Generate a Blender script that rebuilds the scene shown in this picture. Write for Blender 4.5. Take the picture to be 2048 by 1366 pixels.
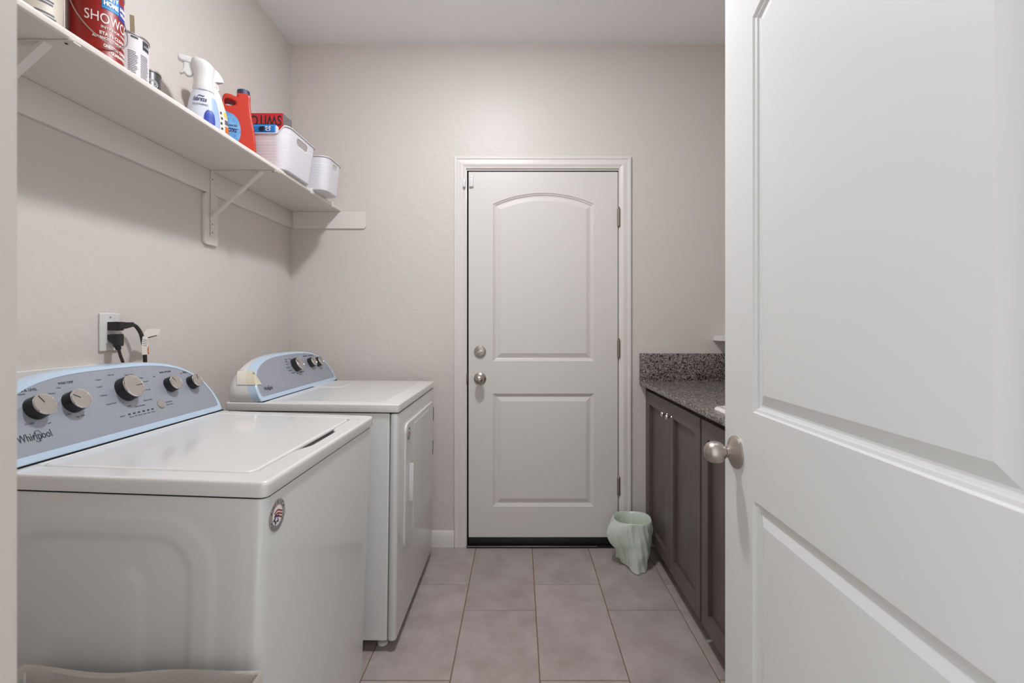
import bpy, bmesh, math, random
from mathutils import Vector, Matrix
PI = math.pi
random.seed(7)
for o in list(bpy.data.objects):
    bpy.data.objects.remove(o)
SC = bpy.context.scene
COL = SC.collection

# ------------------------------------------------------------------ camera
EYE = 1.207
cam_d = bpy.data.cameras.new('camera')
cam = bpy.data.objects.new('camera', cam_d)
COL.objects.link(cam)
cam.location = (0, 0, EYE)
cam.rotation_euler = (PI / 2, 0, 0)
cam_d.sensor_width = 36.0
cam_d.lens = 978 / 2048 * 36.0
cam_d.shift_x = (1024 - 1038) / 2048
cam_d.shift_y = (650 - 683) / 2048
cam_d.clip_start = 0.02
cam_d.dof.use_dof = True
cam_d.dof.focus_distance = 2.0
cam_d.dof.aperture_fstop = 7.5
SC.camera = cam

# ------------------------------------------------------------------ world and light
W = bpy.data.worlds.new('world')
SC.world = W
W.use_nodes = True
W.node_tree.nodes['Background'].inputs[0].default_value = (0.96, 0.98, 1.0, 1)
W.node_tree.nodes['Background'].inputs[1].default_value = 1.45
LX, LY = -0.17, 1.52
ld = bpy.data.lights.new('ceiling_lamp_light', 'AREA')
ld.shape = 'DISK'
ld.size = 0.15
ld.energy = 22.5
ld.color = (0.985, 1.0, 1.045)
lamp = bpy.data.objects.new('ceiling_lamp_light', ld)
COL.objects.link(lamp)
lamp.location = (LX, LY, 2.722)

# added point light that lifts the ceiling and the wall tops
gd = bpy.data.lights.new('ceiling_fill_light', 'POINT')
gd.energy = 8.2
gd.shadow_soft_size = 0.06
gd.color = (0.985, 1.0, 1.045)
fill_light = bpy.data.objects.new('ceiling_fill_light', gd)
COL.objects.link(fill_light)
fill_light.location = (LX, LY, 2.63)

SC.view_settings.view_transform = 'Standard'
SC.view_settings.look = 'None'
SC.view_settings.gamma = 1.0
SC.view_settings.use_curve_mapping = False
SC.view_settings.exposure = 0.0
SC.cycles.max_bounces = 14
SC.cycles.diffuse_bounces = 8
SC.cycles.sample_clamp_indirect = 6

# ------------------------------------------------------------------ materials
def srgb(r, g, b):
    f = lambda c: (c / 255 / 12.92) if c / 255 <= 0.04045 else ((c / 255 + 0.055) / 1.055) ** 2.4
    return (f(r), f(g), f(b), 1)

def mat(name, col, rough=0.5, metal=0.0, coat=0.0, spec=0.5, bump=None, var=None, trans=0.0, coat_rough=0.05):
    m = bpy.data.materials.new(name)
    m.use_nodes = True
    nt = m.node_tree
    b = nt.nodes['Principled BSDF']
    b.inputs['Base Color'].default_value = col
    b.inputs['Roughness'].default_value = rough
    b.inputs['Metallic'].default_value = metal
    b.inputs['Coat Weight'].default_value = coat
    b.inputs['Coat Roughness'].default_value = coat_rough
    b.inputs['Specular IOR Level'].default_value = spec
    if bump or var:
        tc = nt.nodes.new('ShaderNodeTexCoord')
    if bump:
        scale, strength, detail = bump
        n = nt.nodes.new('ShaderNodeTexNoise')
        n.inputs['Scale'].default_value = scale
        n.inputs['Detail'].default_value = detail
        nt.links.new(tc.outputs['Object'], n.inputs['Vector'])
        bp = nt.nodes.new('ShaderNodeBump')
        bp.inputs['Strength'].default_value = strength
        bp.inputs['Distance'].default_value = 0.01
        nt.links.new(n.outputs['Fac'], bp.inputs['Height'])
        nt.links.new(bp.outputs['Normal'], b.inputs['Normal'])
    if var:
        scale, c2 = var[0], var[1]
        n = nt.nodes.new('ShaderNodeTexNoise')
        n.inputs['Scale'].default_value = scale
        n.inputs['Detail'].default_value = 6
        nt.links.new(tc.outputs['Object'], n.inputs['Vector'])
        r = nt.nodes.new('ShaderNodeValToRGB')
        r.color_ramp.elements[0].position = 0.35
        r.color_ramp.elements[1].position = 0.68
        r.color_ramp.elements[0].color = col
        r.color_ramp.elements[1].color = c2
        nt.links.new(n.outputs['Fac'], r.inputs['Fac'])
        nt.links.new(r.outputs['Color'], b.inputs['Base Color'])
    return m

def wall_material(name, col):
    m = mat(name, col, 0.42, spec=0.30)
    nt = m.node_tree
    b = nt.nodes['Principled BSDF']
    tc = nt.nodes.new('ShaderNodeTexCoord')
    n1 = nt.nodes.new('ShaderNodeTexNoise'); n1.inputs['Scale'].default_value = 16; n1.inputs['Detail'].default_value = 5
    n2 = nt.nodes.new('ShaderNodeTexNoise'); n2.inputs['Scale'].default_value = 75; n2.inputs['Detail'].default_value = 3
    ramp = nt.nodes.new('ShaderNodeValToRGB')
    ramp.color_ramp.elements[0].position = 0.48
    ramp.color_ramp.elements[1].position = 0.60
    add = nt.nodes.new('ShaderNodeMath'); add.operation = 'MULTIPLY_ADD'; add.inputs[1].default_value = 0.35
    bp = nt.nodes.new('ShaderNodeBump'); bp.inputs['Strength'].default_value = 0.11; bp.inputs['Distance'].default_value = 0.006
    for n in (n1, n2):
        nt.links.new(tc.outputs['Object'], n.inputs['Vector'])
    nt.links.new(n1.outputs['Fac'], ramp.inputs['Fac'])
    nt.links.new(n2.outputs['Fac'], add.inputs[0])
    nt.links.new(ramp.outputs['Color'], add.inputs[2])
    nt.links.new(add.outputs[0], bp.inputs['Height'])
    nt.links.new(bp.outputs['Normal'], b.inputs['Normal'])
    return m

def granite_material():
    m = mat('granite', (0.1, 0.1, 0.1, 1), 0.22, spec=0.5)
    nt = m.node_tree
    b = nt.nodes['Principled BSDF']
    tc = nt.nodes.new('ShaderNodeTexCoord')
    v = nt.nodes.new('ShaderNodeTexVoronoi'); v.inputs['Scale'].default_value = 225
    v2 = nt.nodes.new('ShaderNodeTexNoise'); v2.inputs['Scale'].default_value = 8; v2.inputs['Detail'].default_value = 3
    n = nt.nodes.new('ShaderNodeTexNoise'); n.inputs['Scale'].default_value = 55; n.inputs['Detail'].default_value = 4
    mp = nt.nodes.new('ShaderNodeMixRGB'); mp.blend_type = 'ADD'; mp.inputs[0].default_value = 0.02
    nt.links.new(tc.outputs['Object'], mp.inputs[1])
    nt.links.new(tc.outputs['Object'], n.inputs['Vector'])
    nt.links.new(n.outputs['Color'], mp.inputs[2])
    nt.links.new(mp.outputs[0], v.inputs['Vector'])
    nt.links.new(tc.outputs['Object'], v2.inputs['Vector'])
    sep = nt.nodes.new('ShaderNodeSeparateColor')
    nt.links.new(v.outputs['Color'], sep.inputs[0])
    r = nt.nodes.new('ShaderNodeValToRGB')
    r.color_ramp.interpolation = 'CONSTANT'
    e = r.color_ramp.elements
    e[0].position = 0.0; e[0].color = srgb(36, 33, 33)
    e[1].position = 0.24; e[1].color = srgb(112, 106, 103)
    for p, c in ((0.50, srgb(150, 141, 136)), (0.70, srgb(132, 116, 111)), (0.82, srgb(80, 75, 74)), (0.92, srgb(178, 170, 164))):
        x = e.new(p); x.color = c
    nt.links.new(sep.outputs[0], r.inputs['Fac'])
    mx = nt.nodes.new('ShaderNodeMixRGB'); mx.blend_type = 'MULTIPLY'; mx.inputs[0].default_value = 0.5
    r2 = nt.nodes.new('ShaderNodeValToRGB')
    r2.color_ramp.elements[0].position = 0.35; r2.color_ramp.elements[0].color = (0.75, 0.8, 0.85, 1)
    r2.color_ramp.elements[1].position = 0.65; r2.color_ramp.elements[1].color = (1.0, 0.9, 0.86, 1)
    nt.links.new(v2.outputs['Fac'], r2.inputs['Fac'])
    nt.links.new(r.outputs['Color'], mx.inputs[1])
    nt.links.new(r2.outputs['Color'], mx.inputs[2])
    nt.links.new(mx.outputs[0], b.inputs['Base Color'])
    return m

def tile_material():
    m = mat('porcelain_tile', srgb(168, 158, 153), 0.42, spec=0.4)
    nt = m.node_tree
    b = nt.nodes['Principled BSDF']
    tc = nt.nodes.new('ShaderNodeTexCoord')
    oi = nt.nodes.new('ShaderNodeObjectInfo')
    n = nt.nodes.new('ShaderNodeTexNoise'); n.noise_dimensions = '4D'
    n.inputs['Scale'].default_value = 7.5; n.inputs['Detail'].default_value = 7; n.inputs['Roughness'].default_value = 0.62
    ml = nt.nodes.new('ShaderNodeMath'); ml.operation = 'MULTIPLY'; ml.inputs[1].default_value = 40
    nt.links.new(oi.outputs['Random'], ml.inputs[0])
    nt.links.new(ml.outputs[0], n.inputs['W'])
    nt.links.new(tc.outputs['Object'], n.inputs['Vector'])
    r = nt.nodes.new('ShaderNodeValToRGB')
    r.color_ramp.elements[0].position = 0.3; r.color_ramp.elements[0].color = srgb(150, 138, 133)
    r.color_ramp.elements[1].position = 0.72; r.color_ramp.elements[1].color = srgb(178, 167, 162)
    nt.links.new(n.outputs['Fac'], r.inputs['Fac'])
    hv = nt.nodes.new('ShaderNodeHueSaturation')
    mr = nt.nodes.new('ShaderNodeMapRange'); mr.inputs[3].default_value = 0.95; mr.inputs[4].default_value = 1.05
    nt.links.new(oi.outputs['Random'], mr.inputs[0])
    nt.links.new(mr.outputs[0], hv.inputs['Value'])
    nt.links.new(r.outputs['Color'], hv.inputs['Color'])
    nt.links.new(hv.outputs['Color'], b.inputs['Base Color'])
    return m

def wood_material():
    m = mat('stained_wood', srgb(88, 78, 74), 0.38, spec=0.45)
    nt = m.node_tree
    b = nt.nodes['Principled BSDF']
    tc = nt.nodes.new('ShaderNodeTexCoord')
    mp = nt.nodes.new('ShaderNodeMapping'); mp.inputs['Scale'].default_value = (9, 9, 1.2)
    n = nt.nodes.new('ShaderNodeTexNoise'); n.inputs['Scale'].default_value = 3; n.inputs['Detail'].default_value = 8
    nt.links.new(tc.outputs['Object'], mp.inputs['Vector'])
    nt.links.new(mp.outputs[0], n.inputs['Vector'])
    r = nt.nodes.new('ShaderNodeValToRGB')
    r.color_ramp.elements[0].position = 0.3; r.color_ramp.elements[0].color = srgb(84, 74, 70)
    r.color_ramp.elements[1].position = 0.7; r.color_ramp.elements[1].color = srgb(97, 86, 81)
    nt.links.new(n.outputs['Fac'], r.inputs['Fac'])
    nt.links.new(r.outputs['Color'], b.inputs['Base Color'])
    return m

def film_material(name, col, see=0.25, transl=0.3, rough=0.3, crease=0.0):
    m = mat(name, col, rough, spec=0.6)
    nt = m.node_tree
    b = nt.nodes['Principled BSDF']
    out = nt.nodes['Material Output']
    t = nt.nodes.new('ShaderNodeBsdfTranslucent'); t.inputs[0].default_value = col
    tr = nt.nodes.new('ShaderNodeBsdfTransparent')
    tc = nt.nodes.new('ShaderNodeTexCoord')
    nz_ = nt.nodes.new('ShaderNodeTexNoise'); nz_.inputs['Scale'].default_value = 22; nz_.inputs['Detail'].default_value = 3; nz_.inputs['Distortion'].default_value = 0.2
    vr = nt.nodes.new('ShaderNodeTexVoronoi'); vr.feature = 'DISTANCE_TO_EDGE'; vr.inputs['Scale'].default_value = 26
    ad = nt.nodes.new('ShaderNodeMath'); ad.operation = 'MULTIPLY_ADD'; ad.inputs[1].default_value = .9
    bp = nt.nodes.new('ShaderNodeBump'); bp.inputs['Strength'].default_value = crease; bp.inputs['Distance'].default_value = 0.012
    nt.links.new(tc.outputs['Object'], nz_.inputs['Vector']); pass
    nt.links.new(tc.outputs['Object'], vr.inputs['Vector'])
    nt.links.new(vr.outputs['Distance'], ad.inputs[0]); nt.links.new(nz_.outputs['Fac'], ad.inputs[2])
    nt.links.new(ad.outputs[0], bp.inputs['Height']); nt.links.new(bp.outputs['Normal'], b.inputs['Normal'])
    m1 = nt.nodes.new('ShaderNodeMixShader'); m1.inputs[0].default_value = transl
    m2 = nt.nodes.new('ShaderNodeMixShader'); m2.inputs[0].default_value = see
    nt.links.new(b.outputs[0], m1.inputs[1]); nt.links.new(t.outputs[0], m1.inputs[2])
    nt.links.new(m1.outputs[0], m2.inputs[1]); nt.links.new(tr.outputs[0], m2.inputs[2])
    nt.links.new(m2.outputs[0], out.inputs['Surface'])
    return m

M = {}
M['wall'] = wall_material('wall_paint', srgb(208, 201, 195))
M['ceil'] = mat('ceiling_paint', srgb(242, 243, 243), 0.85, spec=0.2, bump=(60, 0.08, 3))
M['trim'] = mat('trim_paint', srgb(218, 213, 208), 0.32, spec=0.45)
M['door'] = mat('door_paint', srgb(212, 208, 204), 0.36, spec=0.45)
M['door2'] = mat('near_door_paint', srgb(216, 217, 215), 0.36, spec=0.45)
M['jamb'] = mat('jamb_paint', srgb(198, 190, 183), 0.45)
M['gap'] = mat('gap_shade', (0.004, 0.004, 0.004, 1), 0.8, spec=0.1)  # near-black colour standing in for the shade inside gaps
M['grout'] = mat('grout', srgb(124, 102, 84), 0.9, spec=0.1)
M['tile'] = tile_material()
M['granite'] = granite_material()
M['wood'] = wood_material()
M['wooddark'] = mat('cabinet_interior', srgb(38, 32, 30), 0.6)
M['nickel'] = mat('satin_nickel', srgb(182, 173, 165), 0.36, metal=1.0)
M['nickel2'] = mat('polished_nickel', srgb(200, 192, 185), 0.15, metal=1.0)
M['hinge'] = mat('hinge_metal', srgb(150, 138, 128), 0.4, metal=0.9)
M['enamel'] = mat('white_enamel', srgb(222, 221, 219), 0.25, coat=0.6, coat_rough=0.04)
M['enamel_side'] = mat('painted_steel', srgb(214, 214, 212), 0.3, coat=0.5, coat_rough=0.08)
M['film'] = mat('pale_blue_film', srgb(186, 207, 226), 0.25, coat=0.3)
M['panel'] = mat('silver_panel', srgb(158, 163, 174), 0.35, metal=0.25, spec=0.5)
M['panel2'] = mat('silver_panel_grey', srgb(158, 163, 174), 0.35, metal=0.25, spec=0.5)
M['black'] = mat('black_plastic', srgb(30, 28, 28), 0.35)
M['knobcap'] = mat('dial_silver', srgb(176, 170, 164), 0.3, metal=0.55)
M['knobring'] = mat('dial_chrome', srgb(210, 205, 200), 0.12, metal=1.0)
M['print'] = mat('dark_print', srgb(48, 50, 58), 0.6)
M['printl'] = mat('grey_print', srgb(95, 98, 108), 0.6)
M['white'] = mat('white_plastic', srgb(216, 215, 214), 0.4)
M['basket'] = mat('basket_plastic', srgb(214, 212, 217), 0.45)
M['shelf'] = mat('shelf_paint', srgb(220, 214, 207), 0.4, bump=(30, 0.05, 2))
M['tape'] = mat('masking_tape', srgb(212, 204, 180), 0.6)
M['tape2'] = mat('worn_tape', srgb(219, 213, 200), 0.5)
M['cord'] = mat('black_cord', srgb(52, 44, 40), 0.5)
M['paper'] = mat('paper_tag', srgb(222, 216, 208), 0.7)
M['orange'] = mat('orange_plastic', srgb(186, 46, 24), 0.38, coat=0.2)
M['orangep'] = mat('orange_print', srgb(200, 110, 50), 0.6)
M['navy'] = mat('navy_plastic', srgb(40, 48, 84), 0.4)
M['blue'] = mat('blue_label', srgb(70, 130, 190), 0.35, var=(28, srgb(130, 180, 220)))
M['redlabel'] = mat('red_can_label', srgb(138, 24, 15), 0.42, spec=0.35)
M['sky'] = mat('sky_blue_print', srgb(30, 140, 205), 0.4)
M['royal'] = mat('royal_blue_print', srgb(36, 62, 160), 0.4)
M['wprint'] = mat('white_print', srgb(238, 232, 228), 0.5)
M['steel'] = mat('tin', srgb(175, 172, 168), 0.3, metal=1.0)
M['canwhite'] = mat('white_can_label', srgb(208, 204, 206), 0.55, spec=0.3)
M['canbeige'] = mat('beige_can_label', srgb(196, 188, 174), 0.5)
M['candark'] = mat('dark_can_label', srgb(64, 66, 66), 0.35, metal=0.2)
M['wood_stick'] = mat('stir_stick', srgb(140, 124, 98), 0.7)
M['bottle'] = mat('clear_pale_bottle', srgb(214, 218, 230), 0.18, coat=0.4, trans=0.2)
M['bottleblue'] = mat('pale_blue_label', srgb(160, 184, 220), 0.3, coat=0.3)
M['cream'] = mat('cream_bottle', srgb(228, 222, 212), 0.3)
M['yellow'] = mat('yellow_print', srgb(222, 200, 96), 0.5)
M['pouch'] = mat('pouch_film', srgb(76, 100, 140), 0.3, coat=0.3)
M['teal'] = mat('teal_print', srgb(60, 150, 130), 0.5)
M['redbox'] = mat('red_box', srgb(186, 30, 36), 0.4)
M['greybox'] = mat('grey_box_end', srgb(110, 108, 110), 0.4)
M['bluepack'] = mat('blue_pack', srgb(30, 120, 196), 0.35)
M['sweep'] = mat('black_sweep', srgb(16, 16, 26), 0.45)
M['cloth'] = mat('hamper_cloth', srgb(190, 185, 178), 0.9, spec=0.1, bump=(220, 0.15, 2))
M['bag'] = film_material('bin_bag', srgb(240, 244, 238), 0.17, 0.34, 0.18, 0.26)
M['bagin'] = mat('green_bin', srgb(194, 220, 188), 0.4)
M['sinkw'] = mat('sink_enamel', srgb(236, 234, 230), 0.15, coat=0.5)
M['lampglow'] = film_material('frosted_glass', (0.95, 0.95, 0.95, 1), 0.9, 0.5, 0.4)
M['badgegrey'] = mat('badge_grey', srgb(158, 154, 150), 0.45)
M['flagred'] = mat('flag_red', srgb(150, 52, 44), 0.5)
M['flagblue'] = mat('flag_blue', srgb(40, 42, 96), 0.5)

# ------------------------------------------------------------------ helpers
BASE = {}

def thing(name, label, cat, base, group=None, rot=None, pivot=None, kind=None):
    o = bpy.data.objects.new(name, None)
    COL.objects.link(o)
    o.empty_display_size = 0.05
    b = Vector(base)
    BASE[o] = b
    if rot is not None:
        R = rot.to_4x4()
        p = Vector(pivot)
        o.matrix_world = Matrix.Translation(R @ (b - p) + p) @ R
    else:
        o.location = b
    if label: o['label'] = label
    if cat: o['category'] = cat
    if group: o['group'] = group
    if kind: o['kind'] = kind
    return o

def root_of(o):
    while o.parent: o = o.parent
    return o

def add(name, me, m=None, parent=None, label=None, kind=None, smooth=30):
    if m is not None:
        me.materials.clear()
        me.materials.append(m if not isinstance(m, str) else M[m])
    if smooth:
        for p in me.polygons: p.use_smooth = True
        me.set_sharp_from_angle(angle=math.radians(smooth))
    o = bpy.data.objects.new(name, me)
    me.name = name
    COL.objects.link(o)
    if parent is not None:
        o.parent = parent
        b = BASE.get(root_of(parent))
        if b is not None: me.transform(Matrix.Translation(-b))
    if label: o['label'] = label
    if kind: o['kind'] = kind
    return o

def solo(name, me, m, label=None, cat=None, group=None, kind=None, smooth=30):
    """a thing that is one mesh: origin moved to the middle of its base"""
    vs = [v.co for v in me.vertices]
    c = Vector(((min(v.x for v in vs) + max(v.x for v in vs)) / 2, (min(v.y for v in vs) + max(v.y for v in vs)) / 2, min(v.z for v in vs)))
    o = add(name, me, m, None, label, kind, smooth)
    me.transform(Matrix.Translation(-c))
    o.location = c
    BASE[o] = c
    if cat: o['category'] = cat
    if group: o['group'] = group
    return o

def from_bm(bm):
    me = bpy.data.meshes.new('m')
    bmesh.ops.recalc_face_normals(bm, faces=bm.faces[:])
    bm.to_mesh(me); bm.free()
    return me

def box(x0, x1, y0, y1, z0, z1, bev=0.0, segs=2):
    bm = bmesh.new()
    bmesh.ops.create_cube(bm, size=1)
    for v in bm.verts:
        v.co = Vector(((x0 + x1) / 2 + v.co.x * (x1 - x0), (y0 + y1) / 2 + v.co.y * (y1 - y0), (z0 + z1) / 2 + v.co.z * (z1 - z0)))
    if bev:
        bmesh.ops.bevel(bm, geom=bm.edges[:], offset=bev, segments=segs, affect='EDGES', profile=0.5)
    return from_bm(bm)

def join(meshes):
    bm = bmesh.new()
    for me in meshes:
        bm.from_mesh(me)
        bpy.data.meshes.remove(me)
    me = bpy.data.meshes.new('m')
    bm.to_mesh(me); bm.free()
    return me

def loft(rings, cap0=True, cap1=True, closed=True):
    bm = bmesh.new()
    vr = [[bm.verts.new(p) for p in r] for r in rings]
    n = len(rings[0])
    for a, b in zip(vr[:-1], vr[1:]):
        for i in range(n if closed else n - 1):
            j = (i + 1) % n
            bm.faces.new((a[i], a[j], b[j], b[i]))
    if cap0: bm.faces.new(vr[0])
    if cap1: bm.faces.new(vr[-1])
    return from_bm(bm)

def lathe(profile, mtx=None, segs=32, cap=True):
    rings = []
    for r, z in profile:
        rings.append([Vector((max(r, 1e-5) * math.cos(2 * PI * i / segs), max(r, 1e-5) * math.sin(2 * PI * i / segs), z)) for i in range(segs)])
    me = loft(rings, cap, cap)
    if mtx is not None: me.transform(mtx)
    return me

def axis_mtx(origin, direction):
    q = Vector(direction).normalized().to_track_quat('Z', 'Y')
    return Matrix.Translation(origin) @ q.to_matrix().to_4x4()

def catmull(pts, n=8):
    P = [Vector(p) for p in pts]
    P = [2 * P[0] - P[1]] + P + [2 * P[-1] - P[-2]]
    out = []
    for i in range(1, len(P) - 2):
        for k in range(n):
            t = k / n
            a, b, c, d = P[i - 1:i + 3]
            out.append(0.5 * ((2 * b) + (-a + c) * t + (2 * a - 5 * b + 4 * c - d) * t * t + (-a + 3 * b - 3 * c + d) * t ** 3))
    out.append(P[-2])
    return out

def tube(pts, r, segs=10, smooth_n=8, radii=None):
    P = catmull(pts, smooth_n) if smooth_n else [Vector(p) for p in pts]
    n = len(P)
    rings = []
    up = None
    for i, p in enumerate(P):
        t = (P[min(i + 1, n - 1)] - P[max(i - 1, 0)]).normalized()
        if up is None:
            up = t.orthogonal().normalized()
        up = (up - t * up.dot(t)).normalized()
        s = t.cross(up)
        rr = r
        if radii:
            f = i / (n - 1) * (len(radii) - 1)
            k = min(int(f), len(radii) - 2)
            rr = radii[k] + (radii[k + 1] - radii[k]) * (f - k)
        rings.append([p + rr * (math.cos(2 * PI * k / segs) * up + math.sin(2 * PI * k / segs) * s) for k in range(segs)])
    return loft(rings)

def rrect(x0, x1, y0, y1, r, n=6):
    pts = []
    for cx, cy, a0 in ((x1 - r, y0 + r, -90), (x1 - r, y1 - r, 0), (x0 + r, y1 - r, 90), (x0 + r, y0 + r, 180)):
        for k in range(n + 1):
            a = math.radians(a0 + 90 * k / n)
            pts.append((cx + r * math.cos(a), cy + r * math.sin(a)))
    return pts

def rr_box(x0, x1, y0, y1, z0, z1, r, top=0.0, bot=0.0, n=6, k=4):
    """box with rounded vertical corners and rounded top / bottom rims"""
    rings = []
    def ring(o, z): rings.append([Vector((x, y, z)) for x, y in rrect(x0 + o, x1 - o, y0 + o, y1 - o, max(r - o, 0.0008), n)])
    if bot:
        for i in range(k + 1):
            a = PI / 2 * i / k
            ring(bot * (1 - math.sin(a)), z0 + bot * (1 - math.cos(a)))
    else: ring(0, z0)
    if top:
        for i in range(k + 1):
            a = PI / 2 * i / k
            ring(top * (1 - math.cos(a)), z1 - top + top * math.sin(a))
    else: ring(0, z1)
    return loft(rings)

_DG = bpy.context.evaluated_depsgraph_get
def curve_to_mesh(cu):
    o = bpy.data.objects.new('tmp', cu)
    COL.objects.link(o)
    dg = _DG(); dg.update()
    me = bpy.data.meshes.new_from_object(o.evaluated_get(dg))
    bpy.data.objects.remove(o)
    bpy.data.curves.remove(cu)
    return me

def plate(outer, holes=(), thick=0.01, bev=0.0, mtx=None, bres=2):
    """flat plate in the xy plane, z from 0 to thick"""
    cu = bpy.data.curves.new('c', 'CURVE')
    cu.dimensions = '2D'; cu.fill_mode = 'BOTH'
    cu.extrude = max(thick / 2 - bev, 0.00001)
    cu.bevel_depth = bev; cu.bevel_resolution = bres; cu.offset = -bev
    for poly in [outer] + list(holes):
        s = cu.splines.new('POLY')
        s.points.add(len(poly) - 1)
        for p, q in zip(s.points, poly): p.co = (q[0], q[1], 0, 1)
        s.use_cyclic_u = True
    me = curve_to_mesh(cu)
    me.transform(Matrix.Translation((0, 0, thick / 2)))
    if mtx is not None: me.transform(mtx)
    return me

def text_mesh(body, size, extrude=0.0003, align='CENTER', width=None, shear=0.0, bold=0.0):
    cu = bpy.data.curves.new('t', 'FONT')
    cu.body = body; cu.size = size; cu.extrude = extrude
    cu.align_x = align; cu.align_y = 'CENTER'; cu.shear = shear
    cu.resolution_u = 3
    cu.offset = bold
    me = curve_to_mesh(cu)
    if width:
        xs = [v.co.x for v in me.vertices]
        s = width / (max(xs) - min(xs))
        me.transform(Matrix.Diagonal((s, 1, 1, 1)))
    return me

def wrap(me, c, r, a0, z):
    """bends a flat text mesh around a vertical cylinder"""
    for v in me.vertices:
        a = a0 + v.co.x / r
        rr = r + 0.0004 + v.co.z
        v.co = Vector((c[0] + rr * math.cos(a), c[1] + rr * math.sin(a), z + v.co.y))
    return me

def cyl_patch(c, r, a0, a1, z0, z1, n=14, skew=0.0):
    bm = bmesh.new()
    prev = None
    for i in range(n + 1):
        a = a0 + (a1 - a0) * i / n
        p = [bm.verts.new((c[0] + q * math.cos(a), c[1] + q * math.sin(a), z + skew * i / n)) for q in (r - 0.0005, r + 0.0004) for z in (z0, z1)]
        if prev:
            bm.faces.new((prev[2], p[2], p[3], prev[3]))
            bm.faces.new((prev[0], prev[1], p[1], p[0]))
            bm.faces.new((prev[1], prev[3], p[3], p[1]))
            bm.faces.new((prev[0], p[0], p[2], prev[2]))
        else:
            bm.faces.new((p[0], p[2], p[3], p[1]))
        prev = p
    bm.faces.new((prev[0], prev[1], prev[3], prev[2]))
    return from_bm(bm)

def frame_mtx(o, ex, ey, ez):
    return Matrix(((ex[0], ey[0], ez[0], o[0]), (ex[1], ey[1], ez[1], o[1]), (ex[2], ey[2], ez[2], o[2]), (0, 0, 0, 1)))

def smooth2(pts, n=4):
    m_ = len(pts); out = []
    for i in range(m_):
        a_, b_, c_, d_ = [Vector(pts[(i + k) % m_]) for k in (-1, 0, 1, 2)]
        for k in range(n):
            t = k / n
            out.append(tuple(0.5 * ((2 * b_) + (-a_ + c_) * t + (2 * a_ - 5 * b_ + 4 * c_ - d_) * t * t + (-a_ + 3 * b_ - 3 * c_ + d_) * t ** 3)))
    return out

# planes: a point (a, b, c) -> world; c is the height off the surface
def plane_back(y):  return frame_mtx((0, y, 0), (1, 0, 0), (0, 0, 1), (0, -1, 0))     # faces the camera
def plane_posx(x):  return frame_mtx((x, 0, 0), (0, 1, 0), (0, 0, 1), (1, 0, 0))      # faces +x
def plane_negx(x):  return frame_mtx((x, 0, 0), (0, -1, 0), (0, 0, 1), (-1, 0, 0))    # faces -x (a = -y)
def plane_up(z):    return frame_mtx((0, 0, z), (1, 0, 0), (0, 1, 0), (0, 0, 1))

# ------------------------------------------------------------------ room shell
XL, XR, YB, YF, ZC = -1.2425, 1.30, 2.665, 0.345, 2.738
DX0, DX1 = -0.2835, 0.5425          # back door opening
DZ = 2.048
R2 = lambda x0, x1, z0, z1: [(x0, z0), (x1, z0), (x1, z1), (x0, z1)]

fl = add('floor', box(XL - .1, XR + .1, -0.75, YB + .12, -0.06, -0.0022), 'grout', kind='structure', smooth=0)
fl['label'] = 'floor of large rectangular taupe tiles with brown grout'
# floor tiles: running pattern, one object each
TX0, TW, TL, G = -0.2335, 0.3047, 0.6115, 0.0035
row_y = {0: 2.2735, 1: 2.070}
tile_cache = {}
for c in range(-4, 6):
    x0, x1 = TX0 + c * TW, TX0 + (c + 1) * TW
    y = row_y[0] if c % 2 else row_y[1]
    k0 = y - 6 * TL
    for k in range(0, 9):
        a0, a1 = k0 + k * TL, k0 + (k + 1) * TL
        cx0, cx1 = max(x0 + G / 2, XL), min(x1 - G / 2, XR)
        cy0, cy1 = max(a0 + G / 2, -0.74), min(a1 - G / 2, YB + .0)
        if cx1 - cx0 < 0.01 or cy1 - cy0 < 0.01: continue
        w, l = round(cx1 - cx0, 4), round(cy1 - cy0, 4)
        if (w, l) not in tile_cache:
            me = box(-w / 2, w / 2, -l / 2, l / 2, -0.006, 0.0, 0.0012, 1)
            me.materials.append(M['tile'])
            tile_cache[(w, l)] = me
        o = bpy.data.objects.new('tile', tile_cache[(w, l)])
        o.location = ((cx0 + cx1) / 2, (cy0 + cy1) / 2, random.uniform(-0.0004, 0.0))
        o.parent = fl
        COL.objects.link(o)

def structure(name, me, m, label=None, smooth=30):
    o = add(name, me, m, kind='structure', smooth=smooth)
    if label: o['label'] = label
    return o

structure('ceiling', box(XL - .1, XR + .1, .2, YB + .12, ZC, ZC + .08), 'ceil', 'plain pale grey ceiling', 0)
structure('wall_left', box(XL - .1, XL, YF - .12, YB + .12, -.06, ZC), 'wall', 'beige textured wall behind the shelf and machines', 0)
structure('wall_right', box(XR, XR + .1, YF - .12, YB + .12, -.06, ZC), 'wall', 'beige wall behind the granite counter', 0)
structure('wall_back', plate(R2(XL - .05, XR + .05, -.05, ZC), [R2(DX0 - .02, DX1 + .02, -.04, DZ + .02)], 0.12, mtx=plane_back(YB + .12)), 'wall', 'beige wall with the closed white door', 0)
NX0, NX1 = -0.353, 0.540           # near doorway opening
structure('wall_front', plate(R2(XL - .05, XR + .05, -.05, ZC), [R2(NX0 - .02, NX1 + .02, -.04, 2.09)], 0.115, mtx=plane_back(YF - .005)), 'wall', 'wall with the doorway the photo is taken through', 0)

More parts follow.
